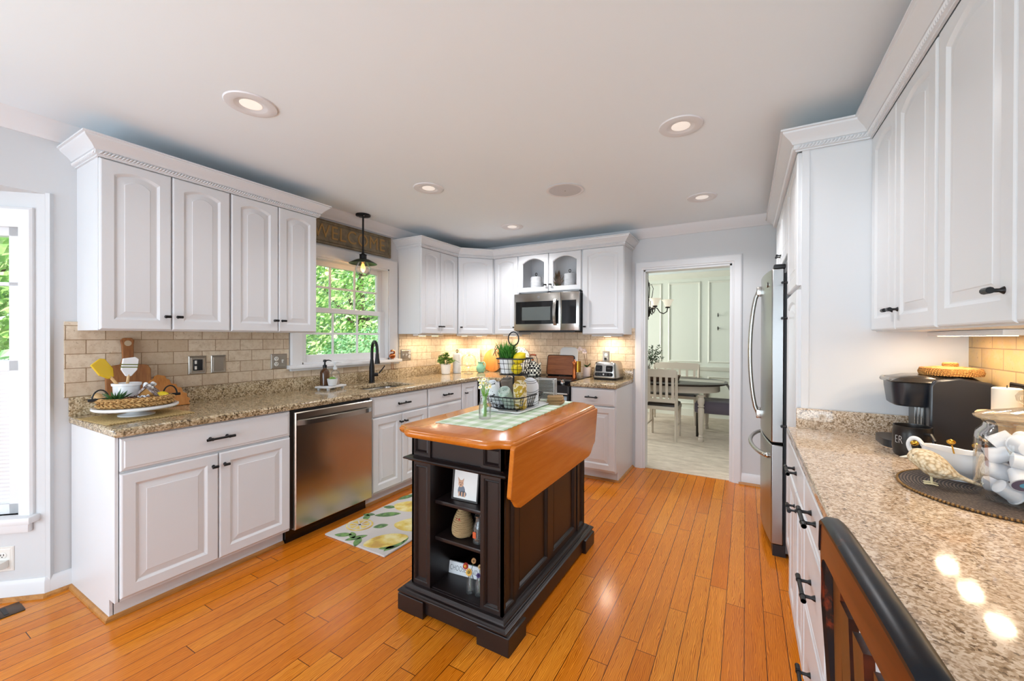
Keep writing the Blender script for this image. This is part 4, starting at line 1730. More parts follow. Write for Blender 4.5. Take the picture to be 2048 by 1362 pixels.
# riser tray with soaps and succulent
r = thing('riser_tray', 'small white footed riser tray left of the sink', 'tray', (-2.975, 2.12, ZT), math.radians(14))
MB().box(-.065, .065, -.105, .105, .016, .03, .003).build('board', M['matte'], r, 30)
for sx in (-1, 1):
    for sy in (-1, 1):
        MB().box(sx * .045 - .009, sx * .045 + .009, sy * .082 - .009, sy * .082 + .009, 0, .0165, .002).build('foot', M['matte'], r, 30)


def pump(name, label, x, y, z, m, mt, hgt=.14, rad=.034, liq=None):
    r = thing(name, label, 'soap dispenser', (x, y, z))
    MB().lathe([(rad * .9, 0), (rad, .004), (rad, hgt * .72), (rad * .85, hgt * .84), (rad * .45, hgt * .93), (rad * .4, hgt)], n=24).build('bottle', m, r)
    if liq:
        MB().lathe([(rad * .85, .004), (rad * .9, .008), (rad * .9, hgt * .5)], n=20).build('liquid', liq, r)
    mb = MB()
    mb.lathe([(.016, hgt), (.016, hgt + .02), (.008, hgt + .024), (.006, hgt + .045), (.013, hgt + .047), (.013, hgt + .062), (.009, hgt + .066)], n=16)
    mb.tube([(0, 0, hgt + .058), (.01, .03, hgt + .06), (.015, .05, hgt + .052)], [.006, .0045, .003], 8)
    mb.build('pump', mt, r)
    return r


pump('soap_dispenser', 'amber glass soap bottle with black pump by the sink', -3.005, 2.085, ZT + .0305, mat('amber_glass', '4A2A0C', .08, spec=.6), M['black'], .145, .036)
pump('soap_dispenser', 'clear glass soap bottle with white pump by the sink', -2.995, 2.172, ZT + .0305, M['jar'], M['matte'], .125, .036, mat('hand_soap', 'C9B8A8', .3))
r = thing('succulent', 'green succulent in a small white pot by the sink', 'plant', (-2.93, 2.10, ZT + .0305))
MB().lathe([(.018, 0), (.03, .004), (.038, .04), (.04, .058), (.036, .058), (.034, .05)], n=24).build('pot', M['matte'], r)
mb = MB()
for k in range(22):
    a, t = k * 2.4, .25 + .75 * (k / 22)
    L = .018 + .018 * t
    d = Vector((cos(a) * t, sin(a) * t, 1.1 - t)).normalized()
    p0 = Vector((0, 0, .05))
    mb.tube([p0, p0 + d * L * .6, p0 + d * L], [.004, .008, .001], 6, flat=.6)
mb.build('leaves', M['leafy'], r)
# copper flamingo figure in front of the window sill
r = thing('bird_figurine', 'copper standing bird figurine on the window end', 'figurine', (-3.118, 2.905, 1.0145))
mb = MB()
for k in (-1, 1):
    mb.tube([(0, k * .012, .0), (0, k * .010, .06), (.0, k * .012, .115)], .0028, 6)
    mb.tube([(0, k * .012, .002), (.02, k * .02, .002)], .0025, 6)
mb.build('legs', M['copper'], r)
mb = MB()
mb.ball((0, 0, .135), .034, (.75, 1.05, .8), 10)
mb.tube([(0, .02, .15), (0, .03, .175), (0, .01, .192), (0, -.01, .186)], [.01, .007, .007, .009], 8)
mb.ball((0, -.008, .188), .011)
mb.tube([(0, -.016, .187), (0, -.032, .176)], [.005, .001], 6)
mb.build('body', M['copper'], r)

# ================================================================== LEFT END OF THE COUNTER
r = thing('placemat', 'woven straw placemat under the cake stand', 'placemat', (-2.845, .885, ZT), math.radians(4))
M['straw'] = weave_mat('straw', '8E7140', 'C9AD74', 50, 90)
MB().box(-.165, .165, -.18, .18, .0, .006, .002).build('mat', M['straw'], r, 30)
SCX, SCY = -2.865, .885
r = thing('cake_stand', 'white pedestal cake stand on the straw placemat', 'cake stand', (SCX, SCY, ZT + .0065))
mb = MB()
mb.lathe([(.075, 0), (.075, .006), (.045, .012), (.03, .022), (.04, .034), (.06, .036), (.165, .038), (.172, .044), (.172, .052), (.166, .054), (.16, .05)], n=48)
mb.build('stand', M['ceramic'], r)
ZB = ZT + .0065 + .0505
r = thing('wicker_tray', 'braided wicker tray with black handles on the cake stand', 'basket', (SCX, SCY, ZB), math.radians(77))
M['braid'] = weave_mat('braid', '7A5526', 'CFA366', 34, 40)
mb = MB()
mb.lathe([(1.0, 0), (1.03, .012), (1.0, .024), (1.04, .037), (1.0, .05), (.93, .05), (.95, .006), (.01, .006)], n=48, sx=.142, sy=.105)
for row, z in enumerate((.012, .036)):
    for k in range(34):
        a0 = 2 * PI * k / 34
        a1 = a0 + .26
        p = lambda a, q, zz: (.142 * q * cos(a), .105 * q * sin(a), zz)
        d = .009 * (1 if row else -1)
        mb.tube([p(a0, 1.0, z - d), p((a0 + a1) / 2, 1.06, z), p(a1, 1.0, z + d)], [.004, .0085, .004], 6)
mb.build('braid', M['braid'], r)
for k in (-1, 1):
    mb = MB()
    mb.tube([(k * .135 + .03 * cos(PI * i / 10), 0, .045 + .05 * sin(PI * i / 10)) for i in range(11)], .0035, 8)
    mb.box(k * .135 - .045, k * .135 + .045, -.006, .006, .038, .052, .002)
    mb.build('handle', M['black'], r)
# crock with two spatulas
KX, KY = -2.925, .862
r = thing('utensil_crock', 'white ceramic utensil crock on the wicker tray', 'crock', (KX, KY, ZB + .007))
MB().lathe([(.042, 0), (.05, .004), (.055, .098), (.06, .10), (.061, .112), (.057, .113), (.052, .106), (.046, .01), (.01, .008)], n=36).build('crock', M['ceramic'], r)


def spatula(label, base_, tip, m, band=None, w=.027, hl=.10, rot=0):
    a, b = Vector(base_), Vector(tip)
    d = (b - a).normalized()
    r = thing('spatula', label, 'spatula', base_)
    q = Vector((0, 0, 1)).rotation_difference(d)
    r.rotation_mode = 'QUATERNION'
    from mathutils import Quaternion
    r.rotation_quaternion = q @ Quaternion((0, 0, 1), rot)
    L = (b - a).length
    MB().tube([(0, 0, 0), (0, 0, L - hl + .01)], [.008, .0065], 10).build('handle', M['whandle'], r)
    P = [(-w * .35, L - hl), (w * .35, L - hl), (w, L - hl * .66), (w * 1.05, L - .012), (w * .6, L), (-w * .9, L - .01), (-w * .98, L - hl * .66)]
    o = bevel(MB().prism(P, 'y', -.006, .006).build('blade', m, r, 0), .004, 2)
    if band:
        for z in (L - hl * .55, L - hl * .42):
            MB().box(-w * 1.02, w * 1.03, -.0066, .0066, z, z + .005).build('band', band, o, 0)
    return r


M['whandle'] = wood('pale_wood', 'B78D5A', 'CDA876', 'DCBF92', 'z', .5)
spatula('yellow rubber spatula leaning left in the white crock', (KX + .012, KY + .02, ZB + .02), (KX - .02, KY - .115, ZB + .245), mat('spatula_yellow', 'D8B41C', .45), None, .036, .11, 1.9)
spatula('white spatula with green bands upright in the crock', (KX, KY - .005, ZB + .02), (KX + .01, KY + .012, ZB + .26), M['ceramic'], mat('band_green', '5E6B1E', .5), .034, .105, 1.6)
# things lying in the wicker tray
r = thing('mini_plant', 'small dark green artificial sprig in the wicker tray', 'plant', (SCX + .03, SCY - .09, ZB + .007))
MB().lathe([(.012, 0), (.016, .03)], n=12).build('stem', M['soil'], r)
mb = MB()
for k in range(26):
    a = random.uniform(0, 2 * PI)
    e = random.uniform(.3, 1.3)
    d = Vector((cos(a) * cos(e), sin(a) * cos(e), sin(e)))
    p0 = Vector((0, 0, .025))
    L = random.uniform(.04, .085)
    n = d.orthogonal().normalized() * .0055
    mb.quad(p0, p0 + d * L * .5 + n, p0 + d * L, p0 + d * L * .5 - n)
mb.build('leaves', M['leafd'], r, 0, recalc=False)
r = thing('pine_cone', 'brown pine cone beside the sprig in the wicker tray', 'pine cone', (SCX + .06, SCY - .045, ZB + .03), .6, None, 1.1)
mb = MB()
for k in range(70):
    u = k / 70
    a = k * 2.399
    rr = .022 * sin(PI * min(1, u * .85 + .12))
    z = -.025 + .06 * u
    p = Vector((rr * cos(a), rr * sin(a), z))
    o_ = Vector((cos(a), sin(a), .5)).normalized()
    mb.tube([p * .6, p + o_ * .006], [.003, .0045], 5)
mb.build('scales', mat('cone_brown', '5A3A24', .8), r)


def cottage(label, x, y, z, s, rz):
    r = thing('gift_bundle', label, 'decoration', (x, y, z), rz)
    mb = MB()
    mb.prism([(-.036 * s, 0), (.036 * s, 0), (.036 * s, .028 * s), (0, .07 * s), (-.036 * s, .028 * s)], 'x', -.045 * s, .045 * s)
    mb.build('body', mat('biscuit', 'A8793E', .8, bump=(60, .5)), r, 0)
    mb = MB()
    for k in (-1, 1):
        mb.prism([(k * .042 * s, .018 * s), (0, .068 * s), (0, .08 * s), (k * .052 * s, .018 * s)], 'x', -.05 * s, .05 * s)
    mb.build('frosted_roof', M['frosted'], r, 0)
    for k in range(9):
        MB().ball((random.uniform(-.045, .045) * s, random.uniform(-.02, .02) * s, .075 * s + random.uniform(-.012, .006) * s), .008 * s, n=5).build('snow_lump', M['ceramic'], r)


M['frosted'] = mat('frosted_bark', '8A7A74', .7)
N = NT(M['frosted'])
N.col(N.ramp(N.noise(70, 3, .7), [(.42, '4A332A'), (.62, 'B9B0AE')]))
cottage('frosted miniature cottage beside the crock in the wicker tray', SCX + .0, SCY + .045, ZB + .007, 1.3, -.45)
cottage('smaller frosted cottage at the front of the wicker tray', SCX + .062, SCY + .01, ZB + .007, .62, .4)


def lemon(label, x, y, z, s=1.0, rot=(0, 0, 0), group=None):
    r = thing('lemon', label, 'lemon', (x, y, z), 0, group)
    r.rotation_euler = rot
    P = [(.004, -.043), (.008, -.039), (.02, -.03), (.029, -.012), (.030, .005), (.024, .024), (.012, .035), (.007, .042), (.002, .045)]
    MB().lathe([(a * s, b * s) for a, b in P], n=18).build('fruit', M['yellow'], r, 60)
    return r


lemon('yellow lemon at the right end of the wicker tray', SCX + .035, SCY + .095, ZB + .038, .95, (1.3, 0, .4))
# boards leaning on the backsplash
M['brd1'] = wood('board_brown', '6E3F1E', '8E5A30', 'A8713E', 'z', .45)
M['brd2'] = wood('board_honey', '9A5C22', 'B8762F', 'C98A42', 'z', .45)
r = thing('cutting_board', 'brown paddle cutting board leaning behind the white crock', 'cutting board', (XL + .075, .925, ZT + .001), H90, None, 0, 0)
mb = MB()
P = [(-.095, .0), (.095, 0), (.098, .02), (.098, .235), (.085, .26), (.035, .268), (.024, .30), (.026, .38), (.03, .405), (.018, .42), (-.018, .42), (-.03, .405), (-.026, .38), (-.024, .30), (-.035, .268), (-.085, .26), (-.098, .235), (-.098, .02)]
mb.prism(P, 'y', -.009, .009)
mb.move(rx=math.radians(-6))
o = bevel(mb.build('board', M['brd1'], r, 0), .004, 2)
mb = MB()
mb.lathe([(.016, -.0095), (.016, .0095)], n=20)
mb.move(0, 0, .388, rx=PI / 2)
mb.move(rx=math.radians(-6))
mb.build('hanging_hole', mat('hole_shadow_tile', 'B9A68A', .6), o, 30)
r = thing('state_board', 'honey wood cutting board with a ragged coastline outline', 'cutting board', (XL + .100, 1.068, ZT + .001), H90)
mb = MB()
P = [(-.12, 0), (.13, 0), (.125, .02), (.135, .035), (.118, .05), (.12, .07), (.10, .082), (.095, .11), (.075, .115), (.07, .135), (.045, .14), (.04, .165), (.025, .172), (.02, .19), (.0, .195), (-.015, .20), (-.03, .192), (-.035, .178), (-.055, .165), (-.07, .15), (-.085, .12), (-.10, .09), (-.105, .05), (-.125, .03)]
mb.prism(P, 'y', -.008, .008)
mb.move(rx=math.radians(-13))
bevel(mb.build('board', M['brd2'], r, 0), .003, 2)
r = thing('wooden_spoon', 'pale wooden spoon head sticking out left of the wicker tray', 'spoon', (SCX - .06, SCY - .12, ZB + .05), -.5, None, 0, .15)
mb = MB()
mb.tube([(-.045, -.035, .012), (-.03, -.025, .008), (-.01, -.01, .002), (.08, .05, -.01)], [.012, .021, .012, .006], 10, flat=.5)
mb.build('spoon', M['whandle'], r)

# ================================================================== ON THE ISLAND TOP
ZI = .906


def gingham(name, c0, c1, c2, s):
    m = mat(name, c0, .9)
    N = NT(m)
    sp = N.n('ShaderNodeSeparateXYZ')
    N.link(N.co, sp.inputs[0])
    f = [N.math('GREATER_THAN', N.math('SINE', N.math('MULTIPLY', sp.outputs[i], s)), 0) for i in (0, 1)]
    N.col(N.ramp(N.math('MULTIPLY', N.math('ADD', f[0], f[1]), .5), [(0, c0), (.5, c1), (1, c2)]))
    return m


M['ging'] = gingham('gingham', 'E4EAE2', 'CBDBC4', 'AFC6A4', 68)
r = thing('table_runner', 'green and white gingham table runner on the island top', 'table runner', (-1.205, 2.06, ZI), math.radians(2.2))
mb = MB()
P = [(-.20, -.475), (.20, -.475)]
for k in range(20):
    P += [(.20, -.475 + .95 * (k + .3) / 20), (.206, -.475 + .95 * (k + .6) / 20), (.20, -.475 + .95 * (k + .95) / 20)]
P += [(-.20, .475)]
mb.prism(P, 'z', 0, .0025)
mb.build('cloth', M['ging'], r, 0)
r = thing('serving_tray', 'white wavy-edged serving board under the black wire basket', 'tray', (-1.235, 2.165, ZI + .003), 0)
mb = MB()
mb.loft([[(x, y, z) for x, y in P_] for z, P_ in ((0, rrect(.235, .40, .02)), (.006, rrect(.255, .42, .02)), (.011, rrect(.255, .42, .02)), (.011, rrect(.235, .40, .02)), (.008, rrect(.225, .39, .02)))])
f = len(mb.bm.verts)
mb.tube([(-.13, -.2, .008), (-.09, -.208, .016), (-.05, -.21, .02), (-.01, -.21, .012)], [.004, .007, .007, .004], 8)
mb.build('board', M['matte'], r)
# two-tier wire basket
BXC, BYC = -1.235, 2.125
r = thing('wire_basket', 'black two-tier wire basket with a ring handle on the island', 'basket', (BXC, BYC, ZI + .0125))


def wires(name, z0, z1, b, t, nx, ny, ox=0, oy=0):
    mb = MB()
    R0 = rrect(b[0], b[1], .02, 3)
    R1 = rrect(t[0], t[1], .025, 3)
    mb.tube([(p[0] + ox, p[1] + oy, z1) for p in R1], .0042, 6, True)
    mb.tube([(p[0] + ox, p[1] + oy, z0) for p in R0], .003, 6, True)
    mb.build(name + '_rim', M['black'], r)
    mb = MB()
    for u in (.36, .7):
        mb.tube([(a[0] * (1 - u) + c[0] * u + ox, a[1] * (1 - u) + c[1] * u + oy, z0 + (z1 - z0) * u) for a, c in zip(R0, R1)], .0016, 5, True)
    for sx in (-1, 1):
        for k in range(ny):
            q = (k + .5) / ny - .5
            mb.tube([(sx * b[0] / 2 + ox, q * b[1] * .92 + oy, z0), (sx * t[0] / 2 + ox, q * t[1] * .92 + oy, z1)], .0016, 5)
        for k in range(nx):
            q = (k + .5) / nx - .5
            mb.tube([(q * b[0] * .92 + ox, sx * b[1] / 2 + oy, z0), (q * t[0] * .92 + ox, sx * t[1] / 2 + oy, z1)], .0016, 5)
    for k in range(nx):
        q = (k + .5) / nx - .5
        mb.tube([(q * b[0] * .95 + ox, -b[1] / 2 + oy, z0), (q * b[0] * .95 + ox, b[1] / 2 + oy, z0)], .0016, 5)
    for k in range(ny):
        q = (k + .5) / ny - .5
        mb.tube([(-b[0] / 2 + ox, q * b[1] * .95 + oy, z0), (b[0] / 2 + ox, q * b[1] * .95 + oy, z0)], .0016, 5)
    mb.build(name + '_wires', M['black'], r)


wires('lower', .008, .078, (.20, .28), (.24, .33), 8, 10)
wires('upper', .198, .295, (.15, .13), (.18, .17), 5, 5)
mb = MB()
mb.tube([(-.01, .0, .008), (-.01, .0, .375)], .006, 10)
mb.tube([(-.01 + .03 * cos(a * .3927), .012 * cos(a * .3927), .415 + .042 * sin(a * .3927)) for a in range(16)], .0042, 8, True)
mb.tube([(-.01, 0, .23), (-.05, 0, .20)], .003, 6)
mb.tube([(-.01, 0, .23), (.03, 0, .20)], .003, 6)
mb.build('ring_handle', M['black'], r)
for sx in (-1, 1):
    for sy in (-1, 1):
        MB().ball((sx * .09, sy * .13, .005), .005, n=6).build('foot', M['black'], r)


def roll(label, p0, p1, rad, m, lines=None):
    a, b = Vector(p0), Vector(p1)
    r = thing('rolled_towel', label, 'towel', p0, 0, 'rolled kitchen towels in the wire basket')
    d = b - a
    L = d.length
    r.rotation_mode = 'QUATERNION'
    r.rotation_quaternion = Vector((0, 0, 1)).rotation_difference(d.normalized())
    mb = MB()
    # a spiral sheet: the layers show on the end
    n = 64
    P = []
    for k in range(n):
        t = k / (n - 1)
        q = rad * (.16 + .84 * t)
        P.append((q * cos(t * 4.4 * 2 * PI), q * sin(t * 4.4 * 2 * PI) * .9))
    th = rad * .075
    Q = []
    for k in range(n):
        p = Vector(P[k])
        Q.append(tuple(p * (1 - th / max(p.length, .001))))
    ring = P + Q[::-1]
    mb.loft([[(p[0] * s_, p[1] * s_, z) for p in ring] for z, s_ in ((0, .96), (L * .5, 1.03), (L - .006, 1.0), (L, .98))])
    mb.lathe([(rad * .95, .002), (rad * .97, L - .012)], n=24)
    o = mb.build('towel', m, r, 50)
    return r


def print_mat(name, base_, ink, scale, thr=.5, kind='noise'):
    m = mat(name, base_, .9, sheen=.2)
    N = NT(m)
    v = N.noise(scale, 2, .5) if kind == 'noise' else N.voro(scale)
    N.col(N.mix(N.ramp(v, [(thr - .02, 0), (thr + .02, 1)]), base_, ink))
    N2 = N.noise(220, 2)
    N.bump(N2, .4)
    return m


ZR = ZI + .026
roll('white rolled towel with black print at the left of the wire basket', (-1.30, 2.05, ZR), (-1.32, 1.975, ZR + .14), .044, print_mat('towel_bw', 'DFE2E6', '23262C', 34, .62))
roll('pale green rolled towel second from the left in the basket', (-1.22, 2.06, ZR), (-1.225, 1.975, ZR + .105), .040, print_mat('towel_green', 'A9BDB0', 'C9D6CC', 40, .5))
roll('yellow and cream printed rolled towel at the front corner of the basket', (-1.165, 2.07, ZR), (-1.135, 2.01, ZR + .145), .041, print_mat('towel_yellow', 'E2D3B0', 'B39324', 46, .5))
roll('taupe rolled towel behind the black print towel', (-1.30, 2.20, ZR), (-1.31, 2.15, ZR + .15), .042, mat('towel_taupe', '8B8278', .95, bump=(200, .4)))
r = thing('oven_mitt', 'white rounded oven mitt with thin black lines in the basket', 'oven mitt', (-1.155, 2.175, ZR - .006), math.radians(35))
m = mat('mitt_white', 'DCDFE4', .9, bump=(230, .4))
N = NT(m)
sp = N.n('ShaderNodeSeparateXYZ')
N.link(N.co, sp.inputs[0])
arc_ = N.math('ADD', sp.outputs[2], N.math('MULTIPLY', N.math('MULTIPLY', sp.outputs[0], sp.outputs[0]), -7))
fr = N.math('FRACT', N.math('MULTIPLY', arc_, 15))
fr2 = N.math('FRACT', N.math('ADD', N.math('MULTIPLY', arc_, 15), .82))
N.col(N.mix(N.math('ADD', N.math('LESS_THAN', fr, .045), N.math('LESS_THAN', fr2, .045)), 'DCDFE4', '3A3C42'))
mb = MB()
P = [(-.05, 0), (.05, 0), (.052, .11)] + [(.052 * cos(PI * k / 12), .11 + .06 * sin(PI * k / 12)) for k in range(1, 12)] + [(-.052, .11)]
mb.prism(P, 'y', -.016, .016)
bevel(mb.build('mitt', m, r, 40), .012, 4, 40)
r = thing('wooden_block', 'ochre wooden board upright behind the basket pole', 'board', (-1.265, 2.235, ZR - .006), math.radians(20))
bevel(MB().prism([(p[0], p[1] + .085) for p in rrect(.085, .17, .03)], 'y', -.011, .011).build('board', wood('ochre_wood', 'A87A2E', 'C4963F', 'D6AC58', 'z', .5), r, 0), .003, 2)
# upper tier: grass pot and lemons
ZU_ = ZI + .0125 + .201
r = thing('grass_plant', 'white pot of artificial grass in the upper wire basket', 'plant', (-1.288, 2.125, ZU_))
MB().lathe([(.036, 0), (.044, .003), (.05, .085), (.052, .092), (.048, .092), (.045, .08)], n=28).build('pot', M['ceramic'], r)
mb = MB()
for k in range(420):
    a = random.uniform(0, 2 * PI)
    q = .04 * math.sqrt(random.random())
    lean = random.uniform(.1, .95) * (q / .04 * .6 + .4)
    L = random.uniform(.07, .14)
    p0 = Vector((q * cos(a), q * sin(a), .075))
    a2 = a + random.gauss(0, .6)
    d1_ = Vector((cos(a2) * sin(lean * .7), sin(a2) * sin(lean * .7), cos(lean * .7)))
    d2_ = Vector((cos(a2) * sin(lean * 1.3), sin(a2) * sin(lean * 1.3), cos(lean * 1.3)))
    n = Vector((-sin(a2), cos(a2), 0)) * .0028
    p1 = p0 + d1_ * L * .55
    p2 = p1 + d2_ * L * .45
    mb.quad(p0 - n, p0 + n, p1 + n * .8, p1 - n * .8)
    mb.quad(p1 - n * .8, p1 + n * .8, p2 + n * .1, p2 - n * .1)
m = mat('grass_blade', '3F7F2B', .5)
N = NT(m)
sp = N.n('ShaderNodeSeparateXYZ')
N.link(N.co, sp.inputs[0])
N.col(N.ramp(N.math('ADD', N.math('MULTIPLY', N.noise(30, 2), .5), N.math('MULTIPLY', sp.outputs[2], 2.2)), [(.35, '1F4A16'), (.6, '3F8A2C'), (.8, '86BE5A')]))
mb.build('blades', m, r, 0, recalc=False)
G = 'lemons in the upper wire basket'
lemon('lemon at the front bottom of the upper wire basket', -1.205, 2.095, ZU_ + .034, 1.1, (1.2, .3, .2), G)
lemon('lemon heaped highest against the grass pot', -1.20, 2.12, ZU_ + .098, 1.15, (.5, .9, .4), G)
# milk bottle vase with flowers
r = thing('flower_vase', 'clear milk bottle vase of small white flowers on the island runner', 'vase', (-1.215, 1.775, ZI + .003))
MB().lathe([(.026, 0), (.033, .003), (.034, .07), (.030, .085), (.0235, .098), (.022, .112), (.025, .116), (.025, .122), (.0215, .122), (.0195, .112), (.027, .085), (.031, .07), (.030, .008), (.01, .006)], n=28).build('bottle', M['jar'], r)
mb = MB()
fl = []
for k in range(16):
    a = k * 2.4
    q = .034 * math.sqrt((k + .5) / 16)
    top = Vector((q * cos(a) * 1.1, q * sin(a) * 1.1, random.uniform(.165, .21)))
    mb.tube([(cos(a) * .008, sin(a) * .008, .012), (cos(a) * .008, sin(a) * .008, .11), top], .0014, 5)
    fl.append(top)
mb.build('stems', M['leafy'], r)
mb = MB()
for k in range(60):
    a = random.uniform(0, 6.28)
    z = random.uniform(.03, .15)
    p0 = Vector((random.uniform(-.012, .012), random.uniform(-.012, .012), z))
    d = Vector((cos(a), sin(a), random.uniform(-.1, .8))).normalized() * random.uniform(.012, .02)
    n = Vector((-sin(a), cos(a), 0)) * .004
    mb.quad(p0, p0 + d * .5 + n, p0 + d, p0 + d * .5 - n)
mb.build('leaves', M['leafy'], r, 0, recalc=False)
for k, p in enumerate(fl):
    mb = MB()
    out = Vector((p.x, p.y, .03)).normalized()
    u = out.orthogonal().normalized()
    v = out.cross(u)
    for j in range(9):
        a = j * .698 + k
        d = (u * cos(a) + v * sin(a)) * .014 + out * .004
        n = (v * cos(a) - u * sin(a)) * .0045
        mb.quad(p, p + d * .6 + n, p + d, p + d * .6 - n)
    mb.ball(p - out * .003, .008, n=5)
    fo = mb.build('blossom', M['petal'] if 'petal' in M else M.setdefault('petal', mat('petal', 'F2F1DA', .7)), r, 0, recalc=False)
    MB().ball(p + out * .004, .0042, n=5).build('blossom_centre', M['yellow'], fo)
# coasters and acrylic holder
M['jute'] = weave_mat('jute', '8E6C42', 'CBA878', 70, 120)
for k in range(5):
    r = thing('coaster', ('lowest', 'second lowest', 'middle', 'second from the top', 'topmost')[k] + ' woven jute coaster of the stack on the island runner', 'coaster', (-1.085 + (.004 if k % 2 else -.003), 2.395 + .003 * (k % 3), ZI + .003 + .0105 * k), .1 + .07 * k, 'woven jute coasters')
    bevel(MB().prism(rrect(.10, .10, .012), 'z', 0, .0102).build('mat', M['jute'], r, 30), .003, 2)
r = thing('acrylic_holder', 'clear acrylic holder standing behind the coasters', 'holder', (-1.17, 2.43, ZI + .003), math.radians(10))
mb = MB()
for b in ((-.065, -.061, -.04, .04, 0, .155), (.061, .065, -.04, .04, 0, .155), (-.061, .061, .036, .04, 0, .155), (-.061, .061, -.04, -.036, 0, .155), (-.061, .061, -.036, .036, 0, .004)):
    mb.box(*b)
mb.build('box', M['frost'], r, 0)
mb = MB()
mb.tube([(x, y, .155) for x, y in ((-.063, -.038), (.063, -.038), (.063, .038), (-.063, .038))], .0022, 6, True)
for x, y in ((-.063, -.038), (.063, -.038), (.063, .038), (-.063, .038)):
    mb.tube([(x, y, 0), (x, y, .155)], .0022, 6)
mb.build('edges', M['matte'], r)

# ================================================================== IN THE ISLAND SHELVES
zs2, zs1, zs0 = IY * 0 + .5485, .3705, .1355
FYI = IY - .501
r = thing('picture_frame', 'dark frame with a small dog picture on the top island shelf', 'picture', (IX - .008, FYI + .095, zs2), math.radians(3), None, math.radians(-7))
mb = MB()
mb.loft([[(x, y, z) for x, z in q] for y, q in ((0, ((-.075, 0), (.075, 0), (.075, .182), (-.075, .182))), (-.012, ((-.075, 0), (.075, 0), (.075, .182), (-.075, .182))), (-.012, ((-.068, .007), (.068, .007), (.068, .175), (-.068, .175))), (-.006, ((-.067, .008), (.067, .008), (.067, .174), (-.067, .174))))])
mb.build('frame', mat('frame_dark', '2B2724', .4), r, 0)
p = MB().box(-.067, .067, -.0075, -.0062, .008, .174).build('print', mat('print_paper', 'DCD9D4', .6), r, 0)
# a little seated terrier, as on the print: coat, head, ears, collar
m1, m2, m3 = mat('dog_grey', '6F7580', .8), mat('dog_tan', 'C79C80', .8), mat('dog_dark', '2C2628', .8)


def dab(pts, m, y):
    MB().prism(pts, 'y', y - .0004, y).build('dog_patch', m, p, 0)


ell = lambda cx, cz, a, b, n=16: [(cx + a * cos(2 * PI * k / n), cz + b * sin(2 * PI * k / n)) for k in range(n)]
dab(ell(-.022, .045, .021, .026), m1, -.0076)
dab(ell(-.012, .032, .02, .014), m1, -.0076)
dab(ell(-.027, .078, .015, .017), m2, -.008)
dab([(-.041, .085), (-.046, .108), (-.032, .094)], m2, -.0081)
dab([(-.022, .094), (-.010, .106), (-.014, .084)], m2, -.0081)
for dx in (-.006, .006):
    dab(ell(-.027 + dx, .082, .002, .0025, 8), m3, -.0085)
dab(ell(-.027, .072, .003, .0025, 8), m3, -.0085)
for dx in (-.034, -.018, -.002):
    dab([(dx - .004, .018), (dx + .004, .018), (dx + .004, .04), (dx - .004, .04)], m2, -.0083)
r = thing('rope_hen', 'coiled rope pear-shaped hen on the middle island shelf', 'decoration', (IX - .03, FYI + .105, zs1))
mb = MB()
pts = []
rad = []
for k in range(330):
    u = k / 329
    z = .135 * u
    q = .05 * (min(1, .72 + u * 2.2) if u < .13 else 1) * (cos(max(0, u - .2) / .8 * PI / 2) ** .75 * .84 + .16)
    a = u * 15 * 2 * PI
    pts.append((q * cos(a), q * sin(a), z + .005))
    rad.append(.0056)
mb.tube(pts, rad, 6)
mb.lathe([(.03, .002), (.045, .03), (.04, .06), (.022, .11), (.006, .138)], n=20)
mb.build('rope_body', weave_mat('rope', '8E6E42', 'CDB285', 90, 160), r, 50)
mb = MB()
for dx in (-.008, .008):
    mb.tube([(dx * .4, -.034, .088), (dx, -.04, .096), (dx * 1.6, -.036, .09), (dx * 1.2, -.036, .082)], [.002, .005, .004, .001], 6)
mb.ball((0, 0, .145), .006, (1.6, .5, 1), 6)
mb.build('comb', mat('felt_red', 'B0202A', .9), r)
r = thing('milk_bottle', 'small clear glass milk bottle beside the rope hen', 'bottle', (IX + .078, FYI + .09, zs1))
MB().lathe([(.024, 0), (.030, .003), (.031, .065), (.026, .085), (.019, .10), (.0185, .118), (.022, .121), (.022, .128), (.019, .128), (.016, .118), (.017, .10), (.024, .084), (.028, .065), (.027, .006), (.005, .005)], n=24).build('bottle', M['jar'], r)
mb = MB()
mb.prism([(p_[0] - .006, p_[1] + .045) for p_ in rrect(.018, .03, .004)], 'y', -.0325, -.0312)
mb.build('orange_label', mat('label_orange', 'C4552A', .5), r, 0)
r = thing('word_sign', 'white wooden word sign on the bottom island shelf', 'sign', (IX - .062, FYI + .155, zs0), math.radians(6), None, math.radians(-8))
MB().box(-.095, .095, -.006, .006, 0, .06, .003).build('board', M['matte'], r, 30)
text('lettering', 'CHOOSE KIND', .036, M['black'], r, (0, -.0062, .03), (PI / 2, 0, 0), .0004, .62, 1.1, offset=-.0006)


